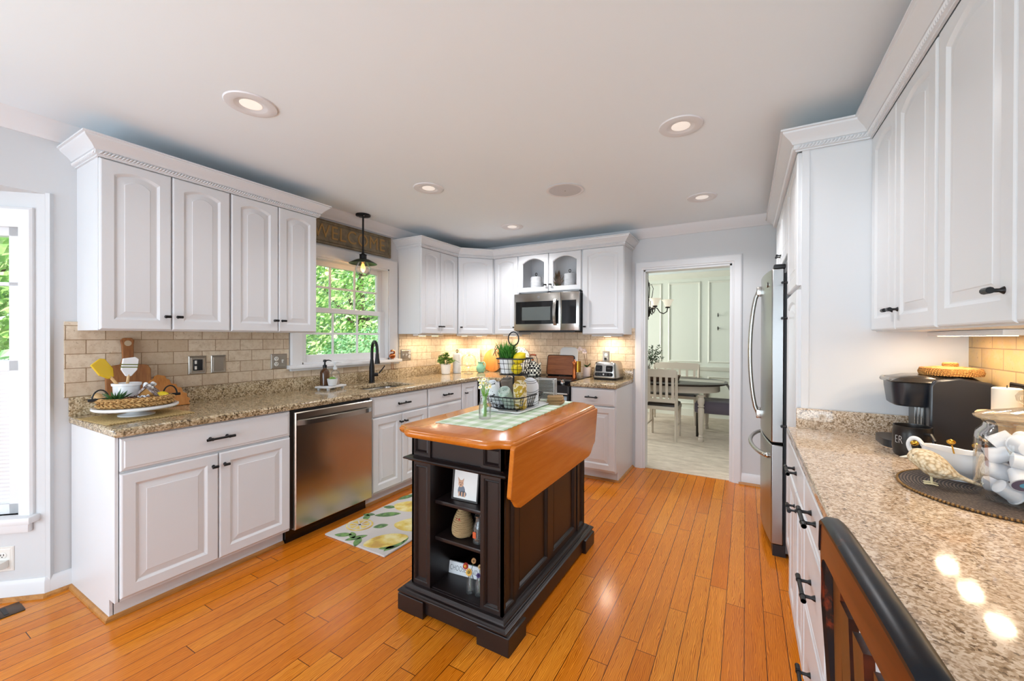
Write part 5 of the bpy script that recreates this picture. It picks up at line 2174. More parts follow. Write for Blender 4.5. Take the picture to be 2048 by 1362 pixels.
def budvase(label, x, y, cols):
    r = thing('bud_vase', label, 'vase', (x, y, zs0))
    MB().lathe([(.017, 0), (.020, .003), (.0195, .055), (.013, .075), (.011, .088), (.0125, .092), (.010, .092), (.009, .085), (.016, .055), (.017, .006), (.004, .004)], n=8).build('bottle', M['jar'], r, 20)
    for k, (dx, dy, z, q, c0, c1) in enumerate(cols):
        s_ = MB().tube([(0, 0, .01), (0, 0, .09), (dx, dy, z)], .0014, 5).build('stem', M['leafd'], r)
        mb = MB()
        c = Vector((dx, dy, z))
        fwd = Vector((.1, -1, .35)).normalized()
        u = fwd.orthogonal().normalized()
        v = fwd.cross(u)
        for ring in range(2):
            for j in range(12):
                a = j * PI / 6 + ring * .26
                d = (u * cos(a) + v * sin(a)) * q * (1 - .3 * ring) + fwd * q * (.15 + .3 * ring)
                n = (v * cos(a) - u * sin(a)) * q * .26
                mb.quad(c, c + d * .6 + n, c + d, c + d * .6 - n)
        f = mb.build('blossom', mat('dry_' + c0, c0, .8), r, 0, recalc=False)
        MB().ball(c + fwd * q * .3, q * .38, n=6).build('blossom_centre', mat('dryc_' + c1, c1, .8), f)


budvase('clear bud vase of red and yellow dried flowers on the bottom island shelf', IX + .048, FYI + .062, ((-.018, -.012, .128, .017, 'A32E1E', 'D9A03A'), (.004, -.016, .108, .019, 'D9A94A', '8A7A3A'), (.012, .01, .15, .014, 'B98A5A', '7A5A34')))
budvase('second clear bud vase with a purple dried flower at the shelf post', IX + .094, FYI + .068, ((.004, -.012, .10, .012, '4A3470', '2C2040'), (-.004, .012, .125, .012, 'C9A878', '8A6A40')))

# ================================================================== CORNER AND STOVE
r = thing('potted_plant', 'bushy green plant in a ridged white pot right of the sink', 'plant', (-3.025, 3.62, ZT + .001))
mb = MB()
P = [(.04, 0), (.046, .003)]
for k in range(9):
    P += [(.048 + .001 * k, .008 + k * .011), (.050 + .001 * k, .013 + k * .011)]
mb.lathe(P + [(.06, .112), (.055, .112), (.052, .10)], n=32)
mb.build('pot', M['ceramic'], r)
MB().lathe([(.053, .095), (.002, .10)], n=20, cap=False).build('soil', M['soil'], r)
mb = MB()
for k in range(190):
    a = random.uniform(0, 2 * PI)
    e = random.uniform(.05, 1.5)
    q = random.uniform(.04, .10)
    c = Vector((q * cos(a) * cos(e), q * sin(a) * cos(e), .12 + q * 1.25 * sin(e)))
    d = Vector((cos(a), sin(a), random.uniform(-.3, .8))).normalized()
    w_ = d.cross(Vector((random.gauss(0, 1), random.gauss(0, 1), random.gauss(0, 1)))).normalized() * .011
    d = d * .02
    mb.quad(c - d, c + w_, c + d, c - w_)
m = mat('leaf_mixed', '4F7A2E', .5)
N = NT(m)
N.col(N.ramp(N.noise(45, 2), [(.35, '2A4A1A'), (.5, '557F2C'), (.68, 'A8B45A')]))
mb.build('leaves', m, r, 0, recalc=False)
mb = MB()
for k in range(10):
    a = k * .63
    mb.tube([(0, 0, .09), (.06 * cos(a), .06 * sin(a), .18)], .002, 4)
mb.tube([(0, 0, .1), (.06, .06, .17), (.12, .10, .13)], .002, 4)
mb.build('stems', M['leafd'], r)


def canister(label, x, y, z, rad, h, group=None):
    r = thing('canister', label, 'canister', (x, y, z), 0, group)
    P = [(rad * .9, 0), (rad, .004)]
    for k in range(6):
        zz = h * (.1 + .1 * k)
        P += [(rad, zz), (rad * 1.03, zz + h * .02), (rad * 1.03, zz + h * .07), (rad, zz + h * .09)]
    P += [(rad, h * .75)]
    MB().lathe(P, n=32).build('jar', M['matte'], r)
    l = MB().lathe([(rad * 1.02, h * .75), (rad * 1.02, h * .92), (rad * .9, h * .97), (rad * .5, h)], n=32).build('lid', M['matte'], r)
    mb = MB()
    mb.cyl((0, 0, h), (0, 0, h + .012), .006)
    mb.tube([(.011 * cos(a * .5236), 0, h + .026 + .016 * sin(a * .5236)) for a in range(12)], .0045, 6, True)
    mb.build('ring_knob', M['bronze'], l)
    return r


canister('tall white ridged canister with a dark ring knob beside the potted plant', -2.995, 3.79, ZT + .001, .049, .235)
canister('white ridged canister behind the left glass cabinet door', -2.085, YB - .15, 1.845, .062, .185, 'canisters in the glass cabinet')
canister('white ridged canister behind the right glass cabinet door', -1.675, YB - .15, 1.845, .062, .195, 'canisters in the glass cabinet')
r = thing('reflection_bundle', 'made-up brown bundle standing in for a reflection in the right glass door', 'reflection stand-in', (-1.825, YB - .13, 1.845))  # added bundle, stands in for a brown reflection in the cabinet glass
MB().lathe([(.02, 0), (.03, .004), (.03, .04), (.022, .05)], n=16).build('pot', mat('bundle_pot', '6B5038', .7), r)
mb = MB()
for k in range(120):
    a = random.uniform(0, 2 * PI)
    e = random.uniform(.5, 1.5)
    L = random.uniform(.10, .22)
    d = Vector((cos(a) * cos(e) * .45, sin(a) * cos(e) * .4, sin(e)))
    n = d.orthogonal().normalized() * .006
    p0 = Vector((0, 0, .04))
    mb.quad(p0, p0 + d * L * .6 + n, p0 + d * L, p0 + d * L * .6 - n)
m = mat('dry_grass', '8A6A44', .8)
N = NT(m)
N.col(N.ramp(N.noise(18, 2), [(.35, '5F6A34'), (.5, '8A5E3E'), (.68, 'B59A6A')]))
mb.build('stalks', m, r, 0, recalc=False)
# corner pieces
r = thing('stone_board', 'pale speckled stone board standing across the corner', 'board', (-2.985, YB - .185, ZT + .001), math.radians(45), None, math.radians(-6))
bevel(MB().box(-.13, .13, -.008, .008, 0, .285).build('board', granite_mat('pale_stone', ('9A8050', 'C9B68A', 'DCCDA4', 'E6DCBC', 'D8C898'), 1.6, .3), r, 0), .003, 2)
r = thing('glass_cake_dome', 'clear glass footed cake dome in the lit corner', 'cake stand', (-2.835, 3.80, ZT + .001))
MB().lathe([(.055, 0), (.05, .006), (.012, .02), (.01, .07), (.03, .085), (.098, .092), (.10, .102), (.095, .102), (.03, .096), (.005, .095)], n=36).build('pedestal', M['jar'], r)
MB().lathe([(.088, .103), (.088, .165), (.075, .20), (.04, .222), (.012, .228), (.010, .238), (.016, .25), (.008, .262), (.002, .264)], n=36).build('dome', M['jar'], r)
r = thing('pitcher', 'small teal ceramic pitcher in front of the round board', 'pitcher', (-2.80, 4.00, ZT + .001), math.radians(-20))
M['teal'] = mat('teal_glaze', '7FB8A4', .25)
MB().lathe([(.03, 0), (.04, .004), (.056, .04), (.054, .068), (.038, .092), (.031, .110), (.038, .125), (.034, .125), (.028, .112), (.034, .09)], n=32).build('body', M['teal'], r)
mb = MB()
mb.tube(curve([(.034, 0, .118), (.06, 0, .130), (.088, 0, .108), (.088, 0, .07), (.052, 0, .042)]), .0065, 8)
mb.build('handle', M['teal'], r)
mb = MB()
mb.loft([[(-.036, -.018, .108), (-.036, .018, .108), (-.034, .014, .125), (-.034, -.014, .125)], [(-.058, -.004, .126), (-.058, .004, .126), (-.057, .003, .131), (-.057, -.003, .131)]])
mb.build('spout', M['teal'], r)
r = thing('round_board', 'round orange wood board with a leather strap leaning behind the teal pitcher', 'cutting board', (-2.735, YB - .068, ZT + .001), 0, None, math.radians(-9))
mb = MB()
mb.lathe([(.135, -.009), (.142, -.005), (.142, .005), (.135, .009)], n=48)
mb.move(0, 0, .142, rx=PI / 2)
o = mb.build('board', wood('round_wood', 'B0682C', 'C68240', 'D69A58', 'z', .35), r, 30)
mb = MB()
lp = [(.0, -.012, .20), (.02, -.014, .245), (.045, -.012, .29), (.055, -.01, .315), (.035, -.012, .325), (.02, -.014, .29), (.03, -.016, .24), (.05, -.014, .19)]
mb.tube(curve(lp), .0035, 6)
mb.build('leather_strap', mat('leather', '3A2416', .7), r)
# kettle with checks on the stove
r = thing('kettle', 'black and white checked enamel kettle on the stove', 'kettle', (-2.05, 3.92, .9225), math.radians(-25))
M['chk'] = check_mat('enamel_check', 'E6E3D2', '15161A', 40)
MB().lathe([(.075, 0), (.09, .006), (.098, .05), (.09, .095), (.065, .128), (.04, .14), (.038, .146)], n=36).build('body', M['chk'], r)
l = MB().lathe([(.04, .146), (.034, .154), (.01, .16)], n=28).build('lid', M['chk'], r)
MB().ball((0, 0, .17), .013, n=8).build('lid_knob', M['copper'], l)
MB().tube([(.075, 0, .06), (.105, 0, .085), (.125, 0, .12), (.14, 0, .145)], [.024, .018, .012, .010], 12).build('spout', M['chk'], r)
mb = MB()
mb.tube([(-.08, 0, .115), (-.082, 0, .18), (-.05, 0, .222), (-.045, 0, .224)], .003, 6)
mb.tube([(.08, 0, .115), (.082, 0, .18), (.05, 0, .222), (.045, 0, .224)], .003, 6)
mb.build('bail', M['black'], r)
MB().tube([(-.055, 0, .224), (0, 0, .228), (.055, 0, .224)], [.009, .011, .009], 10).build('grip', mat('grip_wood', '8A3A1A', .4), r)
r = thing('dotted_platter', 'round white platter with small dark dots leaning behind the grass plant', 'plate', (-2.375, YB - .085, ZT + .001), 0, None, math.radians(-8))
mb = MB()
mb.lathe([(.02, .0), (.10, .0), (.158, -.012), (.158, -.018), (.10, -.006), (.02, -.006)], n=48)
mb.move(0, 0, .16, rx=PI / 2)
m = mat('dot_glaze', 'E8E8E4', .3)
N = NT(m)
N.col(N.mix(N.ramp(N.voro(62, N.swiz('xz-')), [(.30, 1), (.36, 0)]), 'E8E8E4', '2A3038'))
mb.build('plate', m, r)
r = thing('wood_tray', 'dark walnut tray leaning on the backsplash behind the stove', 'tray', (-1.815, YB - .095, .9225), 0, None, math.radians(-11))
bevel(MB().prism([(p_[0], p_[1] + .11) for p_ in rrect(.315, .215, .02)], 'y', -.012, .010).build('board', wood('walnut', '6A3A20', '8C5230', 'A4683E', 'x', .35), r, 0), .004, 2)
mb = MB()
mb.loft([[(p_[0], y, p_[1] + .11) for p_ in rrect(.325 - i, .225 - i, .025)] for i, y in ((0, .012), (0, -.014), (.008, -.014), (.01, .012))], wrap=True)
mb.build('edge_band', M['black'], r, 30)
r = thing('white_board', 'white rounded cutting board behind the walnut tray', 'cutting board', (-1.73, YB - .055, .9225), 0, None, math.radians(-6))
bevel(MB().prism([(p_[0], p_[1] + .155) for p_ in rrect(.215, .31, .05)], 'y', -.007, .007).build('board', M['matte'], r, 0), .003, 2)
r = thing('pepper_mill', 'tall copper pepper mill at the right edge of the stove', 'pepper mill', (-1.535, 3.86, .9225))
MB().lathe([(.021, 0), (.021, .03), (.018, .04), (.018, .13), (.021, .14), (.021, .165), (.015, .175), (.006, .178)], n=24).build('body', M['copper'], r)
MB().ball((0, 0, .183), .008, n=8).build('knob', M['copper'], r)
r = thing('gold_vase', 'brushed gold cylinder jar between the copper mill and the orchid', 'jar', (-1.56, 4.03, .9225))
MB().lathe([(.026, 0), (.028, .003), (.028, .05)], n=28).build('glass_base', M['jar'], r)
MB().lathe([(.028, .05), (.028, .165), (.025, .165), (.025, .06)], n=28).build('gold_sleeve', M['gold'], r)
r = thing('orchid', 'pale pink orchid in a white square-sided pot by the toaster', 'plant', (-1.495, 4.11, .9225))
MB().lathe([(.036, 0), (.038, .003), (.042, .10), (.037, .10), (.034, .03)], n=28).build('pot', mat('pot_blush', 'D9CFD0', .4), r)
mb = MB()
st_ = [[(0, 0, .09), (-.02, .01, .18), (-.04, .015, .26), (-.075, .0, .305)], [(0.01, 0, .09), (.0, .01, .17), (-.01, .01, .25), (-.02, 0, .285)]]
for q in st_:
    mb.tube(q, .0025, 6)
mb.build('stems', mat('orchid_stem', '6E4632', .6), r)
mb = MB()
for a, L in ((.3, .09), (-.5, .085), (2.6, .06), (1.2, .08), (-1.4, .06)):
    p0 = Vector((0, 0, .095))
    d = Vector((cos(a), sin(a), .75)).normalized() * L
    n = Vector((-sin(a), cos(a), 0)) * .014
    mb.quad(p0, p0 + d * .5 + n, p0 + d, p0 + d * .5 - n)
mb.build('leaves', M['leafd'], r, 0, recalc=False)
m = mat('orchid_petal', 'EBD8D2', .6)
for c in ((-.075, -.003, .305), (-.09, -.006, .285), (-.055, -.006, .29), (-.02, -.006, .285), (-.03, -.01, .262), (-.008, -.008, .262)):
    mb = MB()
    c = Vector(c)
    for j in range(5):
        a = j * 1.2566 + c.x * 40
        d = Vector((cos(a), -.3, sin(a))) * .019
        n = Vector((-sin(a), 0, cos(a))) * .009
        mb.quad(c, c + d * .55 + n, c + d, c + d * .55 - n)
    mb.build('blossom', m, r, 0, recalc=False)
# toaster
r = thing('toaster', 'stainless four-slot toaster on the short counter', 'toaster', (-1.235, 4.045, ZT + .001), math.radians(-4))
mb = MB()
mb.loft([[(p_[0], p_[1], z) for p_ in rrect(w_, d_, .03)] for z, w_, d_ in ((.022, .25, .26), (.03, .252, .262), (.15, .222, .235), (.172, .21, .225), (.18, .195, .21))])
mb.build('shell', M['steel'], r, 40)
MB().loft([[(p_[0], p_[1], z) for p_ in rrect(w_, w_ + .01, .03)] for z, w_ in ((0, .235), (.022, .25))]).build('base', M['blackpl'], r)
mb = MB()
for x in (-.075, -.03, .03, .075):
    mb.box(x - .012, x + .012, -.075, .085, .17, .181)
mb.build('slots', M['black'], r, 0)


def face(mb, name, m, par):
    # the toaster's front slopes back a little
    mb.move(rx=math.radians(-6.5))
    mb.move(0, -.131, .03)
    return mb.build(name, m, par, 30)


for x in (-.055, .055):
    o = face(MB().prism([(p_[0] + x, p_[1] + .085) for p_ in rrect(.072, .062, .012)], 'y', -.0025, .004), 'lever_window', M['blackgloss'], r)
    face(MB().box(x - .016, x + .016, -.02, -.002, .078, .09, .003), 'lever', M['blackpl'], o)
o = face(MB().prism([(p_[0], p_[1] + .026) for p_ in rrect(.19, .036, .017)], 'y', -.003, .004), 'control_strip', M['blackgloss'], r)
for x in (-.065, -.03, 0, .03, .065):
    mb = MB()
    mb.lathe([(.011, 0), (.010, .006), (.009, .008)], n=16)
    mb.move(x, -.003, .026, rx=PI / 2)
    face(mb, 'dial', M['chrome'] if x == 0 else M['blackpl'], o)

# ================================================================== RIGHT COUNTER
ZR_ = .9125
r = thing('placemat', 'round dark woven placemat under the glass jar and white sauce boat', 'placemat', (.618, 1.59, ZR_))
m = mat('dark_weave', '3A302B', .7)
N = NT(m)
sp = N.n('ShaderNodeTexWave', wave_type='RINGS', rings_direction='Z')
sp.inputs['Scale'].default_value = 42
sp.inputs['Distortion'].default_value = 1.5
N.link(N.co, sp.inputs['Vector'])
w_ = N.math('MULTIPLY', sp.outputs[1], N.noise(160, 2))
N.col(N.ramp(w_, [(.1, '1E1817'), (.45, '5A4C44'), (.7, '8A7A6C')]))
N.bump(w_, .8, .003)
MB().lathe([(.205, 0), (.213, .002), (.213, .005), (.205, .007)], n=64).build('mat', m, r)
m2 = mat('bead_bronze', '8A6A3E', .35, .7)
mb = MB()
for k in range(150):
    a = 2 * PI * k / 150
    mb.ball((.214 * cos(a), .214 * sin(a), .0045), .004, n=4)
mb.build('bead_edge', m2, r)
ZP = ZR_ + .0075
# coffee maker: brew head towards the room, long side towards the camera
r = thing('coffee_maker', 'black single-serve coffee maker against the pantry panel', 'coffee maker', (.665, 2.17, ZR_))
M['km'] = mat('coffee_black', '23262D', .28)
M['kmt'] = mat('coffee_top', '4A4540', .2, .6)
mb = MB()
side = [(-.06, 0), (.14, 0), (.14, .245), (.10, .272), (.02, .286), (-.045, .275), (-.06, .255)]
mb.prism(side, 'y', -.115, .115)
bevel(mb.build('housing', M['km'], r, 30), .008, 3, 40)
mb = MB()
mb.loft([[(p_[0] - .055 - .03, p_[1], z) for p_ in rrect(w_, d_, min(w_, d_) * .35)] for z, w_, d_ in ((.165, .11, .15), (.172, .125, .165), (.235, .14, .185), (.258, .142, .19))])
mb.build('brew_head', M['km'], r, 40)
mb = MB()
mb.loft([[(p_[0] - .035 + dx, p_[1], z) for p_ in rrect(w_, d_, .06)] for z, w_, d_, dx in ((.258, .26, .205, 0), (.263, .268, .215, 0), (.274, .25, .205, .008), (.286, .19, .17, .02), (.2885, .15, .14, .025))])
mb.build('lid', M['kmt'], r, 40)
mb = MB()
mb.tube([(-.115, -.085, .268), (-.158, -.06, .268), (-.172, 0, .268), (-.158, .06, .268), (-.115, .085, .268)], .008, 8)
mb.build('lid_handle', M['steel'], r)
mb = MB()
mb.loft([[(p_[0] - .115, p_[1], z) for p_ in rrect(.13, .19, .05)] for z in (0, .028)])
mb.build('drip_tray', M['km'], r, 40)
mb = MB()
mb.box(-.064, -.0605, -.07, .07, .03, .165)
mb.build('brew_recess', mat('brew_grey', '4B4A48', .3, .5), r, 0)
for k in range(3):
    MB().box(-.0665, -.0635, -.06 + k * .035, -.054 + k * .035, .035, .16).build('recess_rib', M['chrome'], r, 0)
# wicker lid on top of it
r = thing('wicker_cover', 'round golden wicker basket lid on top of the coffee maker', 'lid', (.69, 2.15, ZR_ + .289))
r.scale = (.76, .76, .82)
M['wick'] = weave_mat('wicker_gold', '8A5420', 'CE9650', 60, 55)
mb = MB()
mb.lathe([(.103, 0), (.112, .004), (.114, .022), (.108, .034), (.06, .041), (.01, .043)], n=48)
for k in range(64):
    a = 2 * PI * k / 64
    mb.tube([(.1115 * cos(a), .1115 * sin(a), .002), (.116 * cos(a + .03), .116 * sin(a + .03), .016), (.109 * cos(a + .06), .109 * sin(a + .06), .033)], .0042, 5)
mb.build('woven_lid', M['wick'], r, 50)
MB().lathe([(.026, .041), (.03, .045), (.03, .056), (.026, .06), (.01, .061)], n=24).build('knob', M['wick'], r)
# mug
r = thing('mug', 'black mug with white lettering in front of the coffee maker', 'mug', (.538, 1.985, ZR_))
M['mug'] = mat('mug_black', '18181A', .3)
MB().lathe([(.045, 0), (.052, .005), (.056, .03), (.055, .085), (.053, .108), (.054, .11), (.050, .11), (.049, .10), (.05, .03), (.04, .008), (.005, .008)], n=40).build('cup', M['mug'], r)
ma = math.radians(-66)
mb = MB()
mb.tube([(.053 * cos(ma), .053 * sin(ma), .09), (.075 * cos(ma), .075 * sin(ma), .092), (.088 * cos(ma), .088 * sin(ma), .075), (.086 * cos(ma), .086 * sin(ma), .05), (.072 * cos(ma), .072 * sin(ma), .032), (.054 * cos(ma), .054 * sin(ma), .03)], .0065, 8)
mb.build('handle', M['mug'], r)
me_ = text('lettering', 'ER', .042, M['matte'], r, (0, 0, 0), (0, 0, 0), .0003, .6, 1.05, offset=-.0012)
me_.scale = (1, 1, 1)
for v in me_.data.vertices:                       # wrap the letters round the mug
    a = math.radians(-146) + v.co.x * .6 / .0558
    v.co = Vector(((.0560 + v.co.z) * cos(a), (.0560 + v.co.z) * sin(a), .060 + v.co.y))
# gravy boat with coffee spoons
r = thing('sauce_boat', 'white porcelain sauce boat holding gold coffee spoons', 'sauce boat', (.553, 1.70, ZP), math.radians(-34))
r.scale = (.9, .9, .95)
mb = MB()
loops = []
for z, a, b, dx in ((0, .055, .034, 0), (.006, .058, .036, 0), (.012, .05, .03, 0), (.03, .075, .046, .004), (.055, .088, .053, .006), (.075, .086, .05, .008), (.09, .09, .05, .012), (.094, .094, .051, .015), (.092, .088, .046, .014), (.07, .08, .045, .008), (.04, .06, .035, .004), (.02, .03, .02, 0)):
    L = []
    for k in range(36):
        t = 2 * PI * k / 36
        x = a * cos(t)
        y = b * sin(t)
        sp_ = max(0, cos(t)) ** 6
        L.append((x + dx + sp_ * .018 * (z / .09), y, z + (sp_ * .014 - .006 * (1 - abs(cos(t)))) * (z / .09) ** 2))
    loops.append(L)
mb.loft(loops)
mb.build('boat', M['ceramic'], r, 50)
MB().tube(curve([(-.072, 0, .082), (-.088, 0, .104), (-.106, 0, .104), (-.115, 0, .082), (-.104, 0, .056), (-.074, 0, .042)], 5), .0068, 12).build('handle', M['ceramic'], r)
for k, (x, y, a, e, lb) in enumerate(((-.03, .012, 2.9, .9, 'gold spoon leaning left over the sauce boat rim'), (.01, .015, 1.9, 1.25, 'gold spoon standing in the middle of the sauce boat'), (.035, .012, .9, 1.2, 'gold spoon standing right of the middle one'), (.05, -.01, .2, .85, 'gold spoon lowest at the sauce boat spout'))):
    c = cos(math.radians(-34))
    s_ = sin(math.radians(-34))
    s2 = thing('coffee_spoon', lb, 'spoon', (.553 + x * c - y * s_, 1.70 + x * s_ + y * c, ZP + .012), 0, 'gold coffee spoons')
    d = Vector((cos(a) * cos(e), sin(a) * cos(e), sin(e)))
    p1 = d * .085
    MB().tube([(0, 0, 0), p1], [.0022, .002], 6).build('handle', M['gold'] if k in (1, 2) else M['black'], s2)
    mb = MB()
    mb.ball(p1 + d * .010, .011, (1, .8, .75), 8)
    mb.build('bowl', M['gold'], s2)
# bird
r = thing('bird_figurine', 'pale carved wooden bird figurine standing by the sauce boat', 'figurine', (.474, 1.597, ZP), math.radians(-14))
r.scale = (.82, .82, .84)
m = mat('bird_cream', 'D8C4A0', .75)
N = NT(m)
v = N.voro(85, N.map((1, 2.2, 1)))
N.col(N.ramp(v, [(.1, 'EFE3CB'), (.5, 'E0CCA8'), (.8, 'B59A74')]))
N.bump(v, .7, .004)
# one skinned body: beak-side to the left (-x), tail to the right
mb = MB()
sec = [(-.062, .082, .004, .004), (-.056, .083, .012, .014), (-.047, .085, .019, .021), (-.034, .081, .024, .027), (-.018, .073, .030, .034), (.0, .066, .034, .037), (.02, .060, .032, .034), (.038, .054, .026, .026), (.055, .047, .018, .016), (.07, .040, .012, .009), (.095, .031, .010, .006), (.118, .024, .010, .004), (.122, .023, .005, .002)]
mb.loft([[(x, ry_ * 1.15 * cos(2 * PI * k / 20), z + rz_ * (1.22 if x < .06 else 1) * sin(2 * PI * k / 20) + (.004 if x < .05 else 0)) for k in range(20)] for x, z, ry_, rz_ in sec])
o = mb.build('body', m, r, 60)
MB().tube([(-.060, 0, .084), (-.070, 0, .081), (-.082, 0, .078)], [.005, .0035, .0008], 8).build('beak', mat('bird_beak', 'E6DFCC', .5), o)
mb = MB()
for sy in (-1, 1):
    mb.ball((-.046, sy * .0195, .095), .0026, n=6)
mb.build('eyes', M['black'], o)
for sy in (-1, 1):
    mb = MB()
    mb.loft([[(x, sy * (y_ * 1.12 + .004 * cos(2 * PI * k / 12)), z + h_ * sin(2 * PI * k / 12)) for k in range(12)] for x, y_, z, h_ in ((-.016, .031, .072, .006), (.0, .034, .068, .016), (.02, .033, .062, .017), (.045, .024, .052, .011), (.068, .014, .044, .004))])
    mb.build('wing', m, o, 60)
    mb = MB()
    mb.tube([(.0, sy * .012, .036), (.002, sy * .013, .004)], .0032, 8)
    for dx, dy in ((-.022, .006), (-.02, -.006), (.016, 0)):
        mb.tube([(.002, sy * .013, .004), (.002 + dx, sy * .013 + dy, .002)], [.003, .0018], 6)
    mb.build('leg', mat('bird_leg', 'D9CFA8', .5), r)
# glass jar of coffee pods
JX, JY = .652, 1.535
r = thing('glass_jar', 'large lidded glass jar filled with white coffee pods', 'jar', (JX, JY, ZP))
JR = .108
MB().lathe([(.085, 0), (JR * .95, .006), (JR, .03), (JR, .15), (JR * .97, .175), (JR * .86, .19), (JR * .84, .20), (JR * .87, .205)], n=56, cap=False).build('glass_body', M['jar'], r)
MB().lathe([(.083, .003), (.02, .006), (.003, .006)], n=40, cap=False).build('glass_base', M['jar'], r)
l = MB().lathe([(JR * .8, .20), (JR * .82, .207), (JR * 1.0, .212), (JR * 1.02, .217), (JR * .8, .228), (JR * .4, .240), (.02, .246)], n=48, cap=False).build('lid', glass_mat('lid_glass', (.95, .96, .96), .05, .9), r)
MB().lathe([(.015, .246), (.018, .25), (.033, .262), (.035, .275), (.028, .286), (.01, .29)], n=28).build('knob', M['jar'], l)
M['pod'] = mat('pod_white', 'D6D9DF', .45)
M['podf'] = [mat('pod_foil_purple', '5B4A66', .4), mat('pod_foil_pink', 'C46A7A', .4), mat('pod_foil_grey', '8C8E98', .4)]
M['podc'] = [mat('pod_print_blue', '4AA6C8', .5), mat('pod_print_teal', '9AC6D6', .5)]
proto = None
spots = []
lay = ((.032, 7, .066, 0), (.032, 1, 0, 0), (.074, 7, .070, .4), (.074, 2, .02, 0), (.115, 6, .064, .9), (.118, 1, 0, 0), (.152, 5, .055, .2))
for z, n, rad, a0 in lay:
    for k in range(n):
        a = a0 + 2 * PI * k / n
        spots.append((rad * cos(a), rad * sin(a), z))
whr = ('lowest', 'lower middle', 'upper middle', 'topmost')
for i, (x, y, z) in enumerate(spots):
    rot = (random.uniform(1.0, 2.6), random.uniform(-.6, .6), random.uniform(0, 6.28))
    front = y < .0
    if i == 0:
        rr = thing('coffee_pod', '', 'coffee pod', (0, 0, 0), 0, 'white coffee pods in the glass jar')
        MB().lathe([(.0165, -.022), (.0185, -.021), (.0225, .016), (.0225, .019), (.0255, .0195), (.0255, .021), (.022, .0215)], n=28).build('cup', M['pod'], rr)
        f_ = MB().lathe([(.0225, .0212), (.0225, .0218)], n=28).build('foil_lid', M['podf'][0], rr, 0)
        MB().lathe([(.009, .0217), (.009, .0222)], n=20).build('foil_print', M['podc'][0], f_, 0)
        proto = rr
        FOIL = []
        for fm in M['podf'][1:]:
            me = f_.data.copy()
            me.materials[0] = fm
            FOIL.append(me)
    else:
        rr = dup(proto, (0, 0, 0))
    if i % 4 == 1:
        rr.children[1 if rr.children[1].name.startswith('foil') else 0].data = FOIL[(i // 4) % 2]
    rr.location = (JX + x, JY + y, ZP + z)
    rr.rotation_euler = rot
    lv = sum(z > q for q in (.05, .1, .14))
    rr['label'] = 'white foil-topped coffee pod heaped inside the glass jar'
# candle on a riser
r = thing('candle_riser', 'round pale wood pedestal behind the glass jar', 'stand', (.700, 1.79, ZR_))
MB().lathe([(.05, 0), (.05, .012), (.016, .02), (.014, .10), (.018, .165), (.03, .185)], n=28).build('stem', M['whandle'], r)
MB().lathe([(.062, .185), (.066, .189), (.066, .20), (.062, .204)], n=36).build('top', wood('riser_wood', 'A98C66', 'C4A880', 'D6BE98', 'x', .6), r, 40)
r = thing('pillar_candle', 'ivory pillar candle on the wooden pedestal', 'candle', (.700, 1.79, ZR_ + .2045))
MB().lathe([(.031, 0), (.032, .002), (.032, .074), (.029, .076), (.024, .074), (.004, .075)], n=36).build('wax', mat('wax', 'EDE6D8', .5), r)
MB().cyl((0, 0, .075), (0, 0, .084), .0012).build('wick', M['black'], r)

# ================================================================== WOODEN CHAIR AT THE COUNTER
M['chw'] = mat('chair_mahogany', '3A1A10', .3, coat=.15)
N = NT(M['chw'])
N.col(N.ramp(N.noise(5, 5, .7, N.map((1, 3, 1))), [(.35, '120C0C'), (.55, '3A170C'), (.75, '6A2C14')]))
M['chb'] = mat('chair_black', '14161B', .34, coat=0, spec=.22)
N = NT(M['chb'])
N.col(N.ramp(N.noise(9, 5, .75, N.map((1, 2.2, 1))), [(.45, '12151B'), (.6, '1E1614'), (.72, '7A2E18')]))
M['chr'] = wood('chair_rail_wood', '3A160A', '58240F', '703216', 'y', .3, .6, .1)
CHX, CHY = .150, .625
r = thing('dining_chair', 'dark mahogany wooden chair with a curved back pulled up to the counter', 'chair', (CHX, CHY, 0), .065)
# local: back plane at x=0, seat towards +x, width along y
n = 22
RL, RT = [], []
for k in range(n + 1):
    v_ = -1 + 2 * k / n
    y = .200 * v_
    bow = -.008 * (1 - v_ * v_)
    tz = 1.066 - .012 * abs(v_) ** 3 + .008 * (1 - v_ * v_)
    e = 1 - max(0, abs(v_) - .9) * 4.0
    tz -= .05 * max(0, (abs(v_) - .86) / .14) ** 2
    hz = .068
    w_ = .0125
    RL.append([(bow + a - (tz + b_ - .5) * .03, y, tz + b_) for a, b_ in ((-w_, -hz), (w_, -hz), (w_, -.012), (-w_, -.012))])
    RT.append([(bow + a - (tz + b_ - .5) * .03, y, tz + b_) for a, b_ in ((-w_ * 1.15, -.013), (w_ * 1.15, -.013), (w_ * 1.2, -.006), (w_ * .6, 0), (-w_ * .6, 0), (-w_ * 1.2, -.006))])
rail = MB().loft(RL).build('crest_rail', M['chr'], r, 40)
MB().loft(RT).build('worn_top_edge', M['chb'], rail, 40)
for sy in (-1, 1):
    MB().tube([(.05, sy * .19, 0), (.035, sy * .195, .45), (.0, sy * .185, .75), (-.012, sy * .185, .92), (-.012, sy * .185, 1.035)], [.018, .02, .018, .017, .016], 10).build('back_post', M['chb'], r)
    MB().tube([(.40, sy * .19, 0), (.40, sy * .19, .44)], [.014, .021], 10).build('leg', M['chw'], r)
for k in range(5):
    y = (k - 2) * .066
    MB().loft([[(x - .02 * (1 - (y / .2) ** 2) * ((z - .46) / .5) - .004, y + q * .02, z) for q, x in ((-1, -.005), (1, -.005), (1, .006), (-1, .006))] for x_, z in ((0, .46), (0, .7), (0, .975))]).build('back_slat', M['chw'], r)
mb = MB()
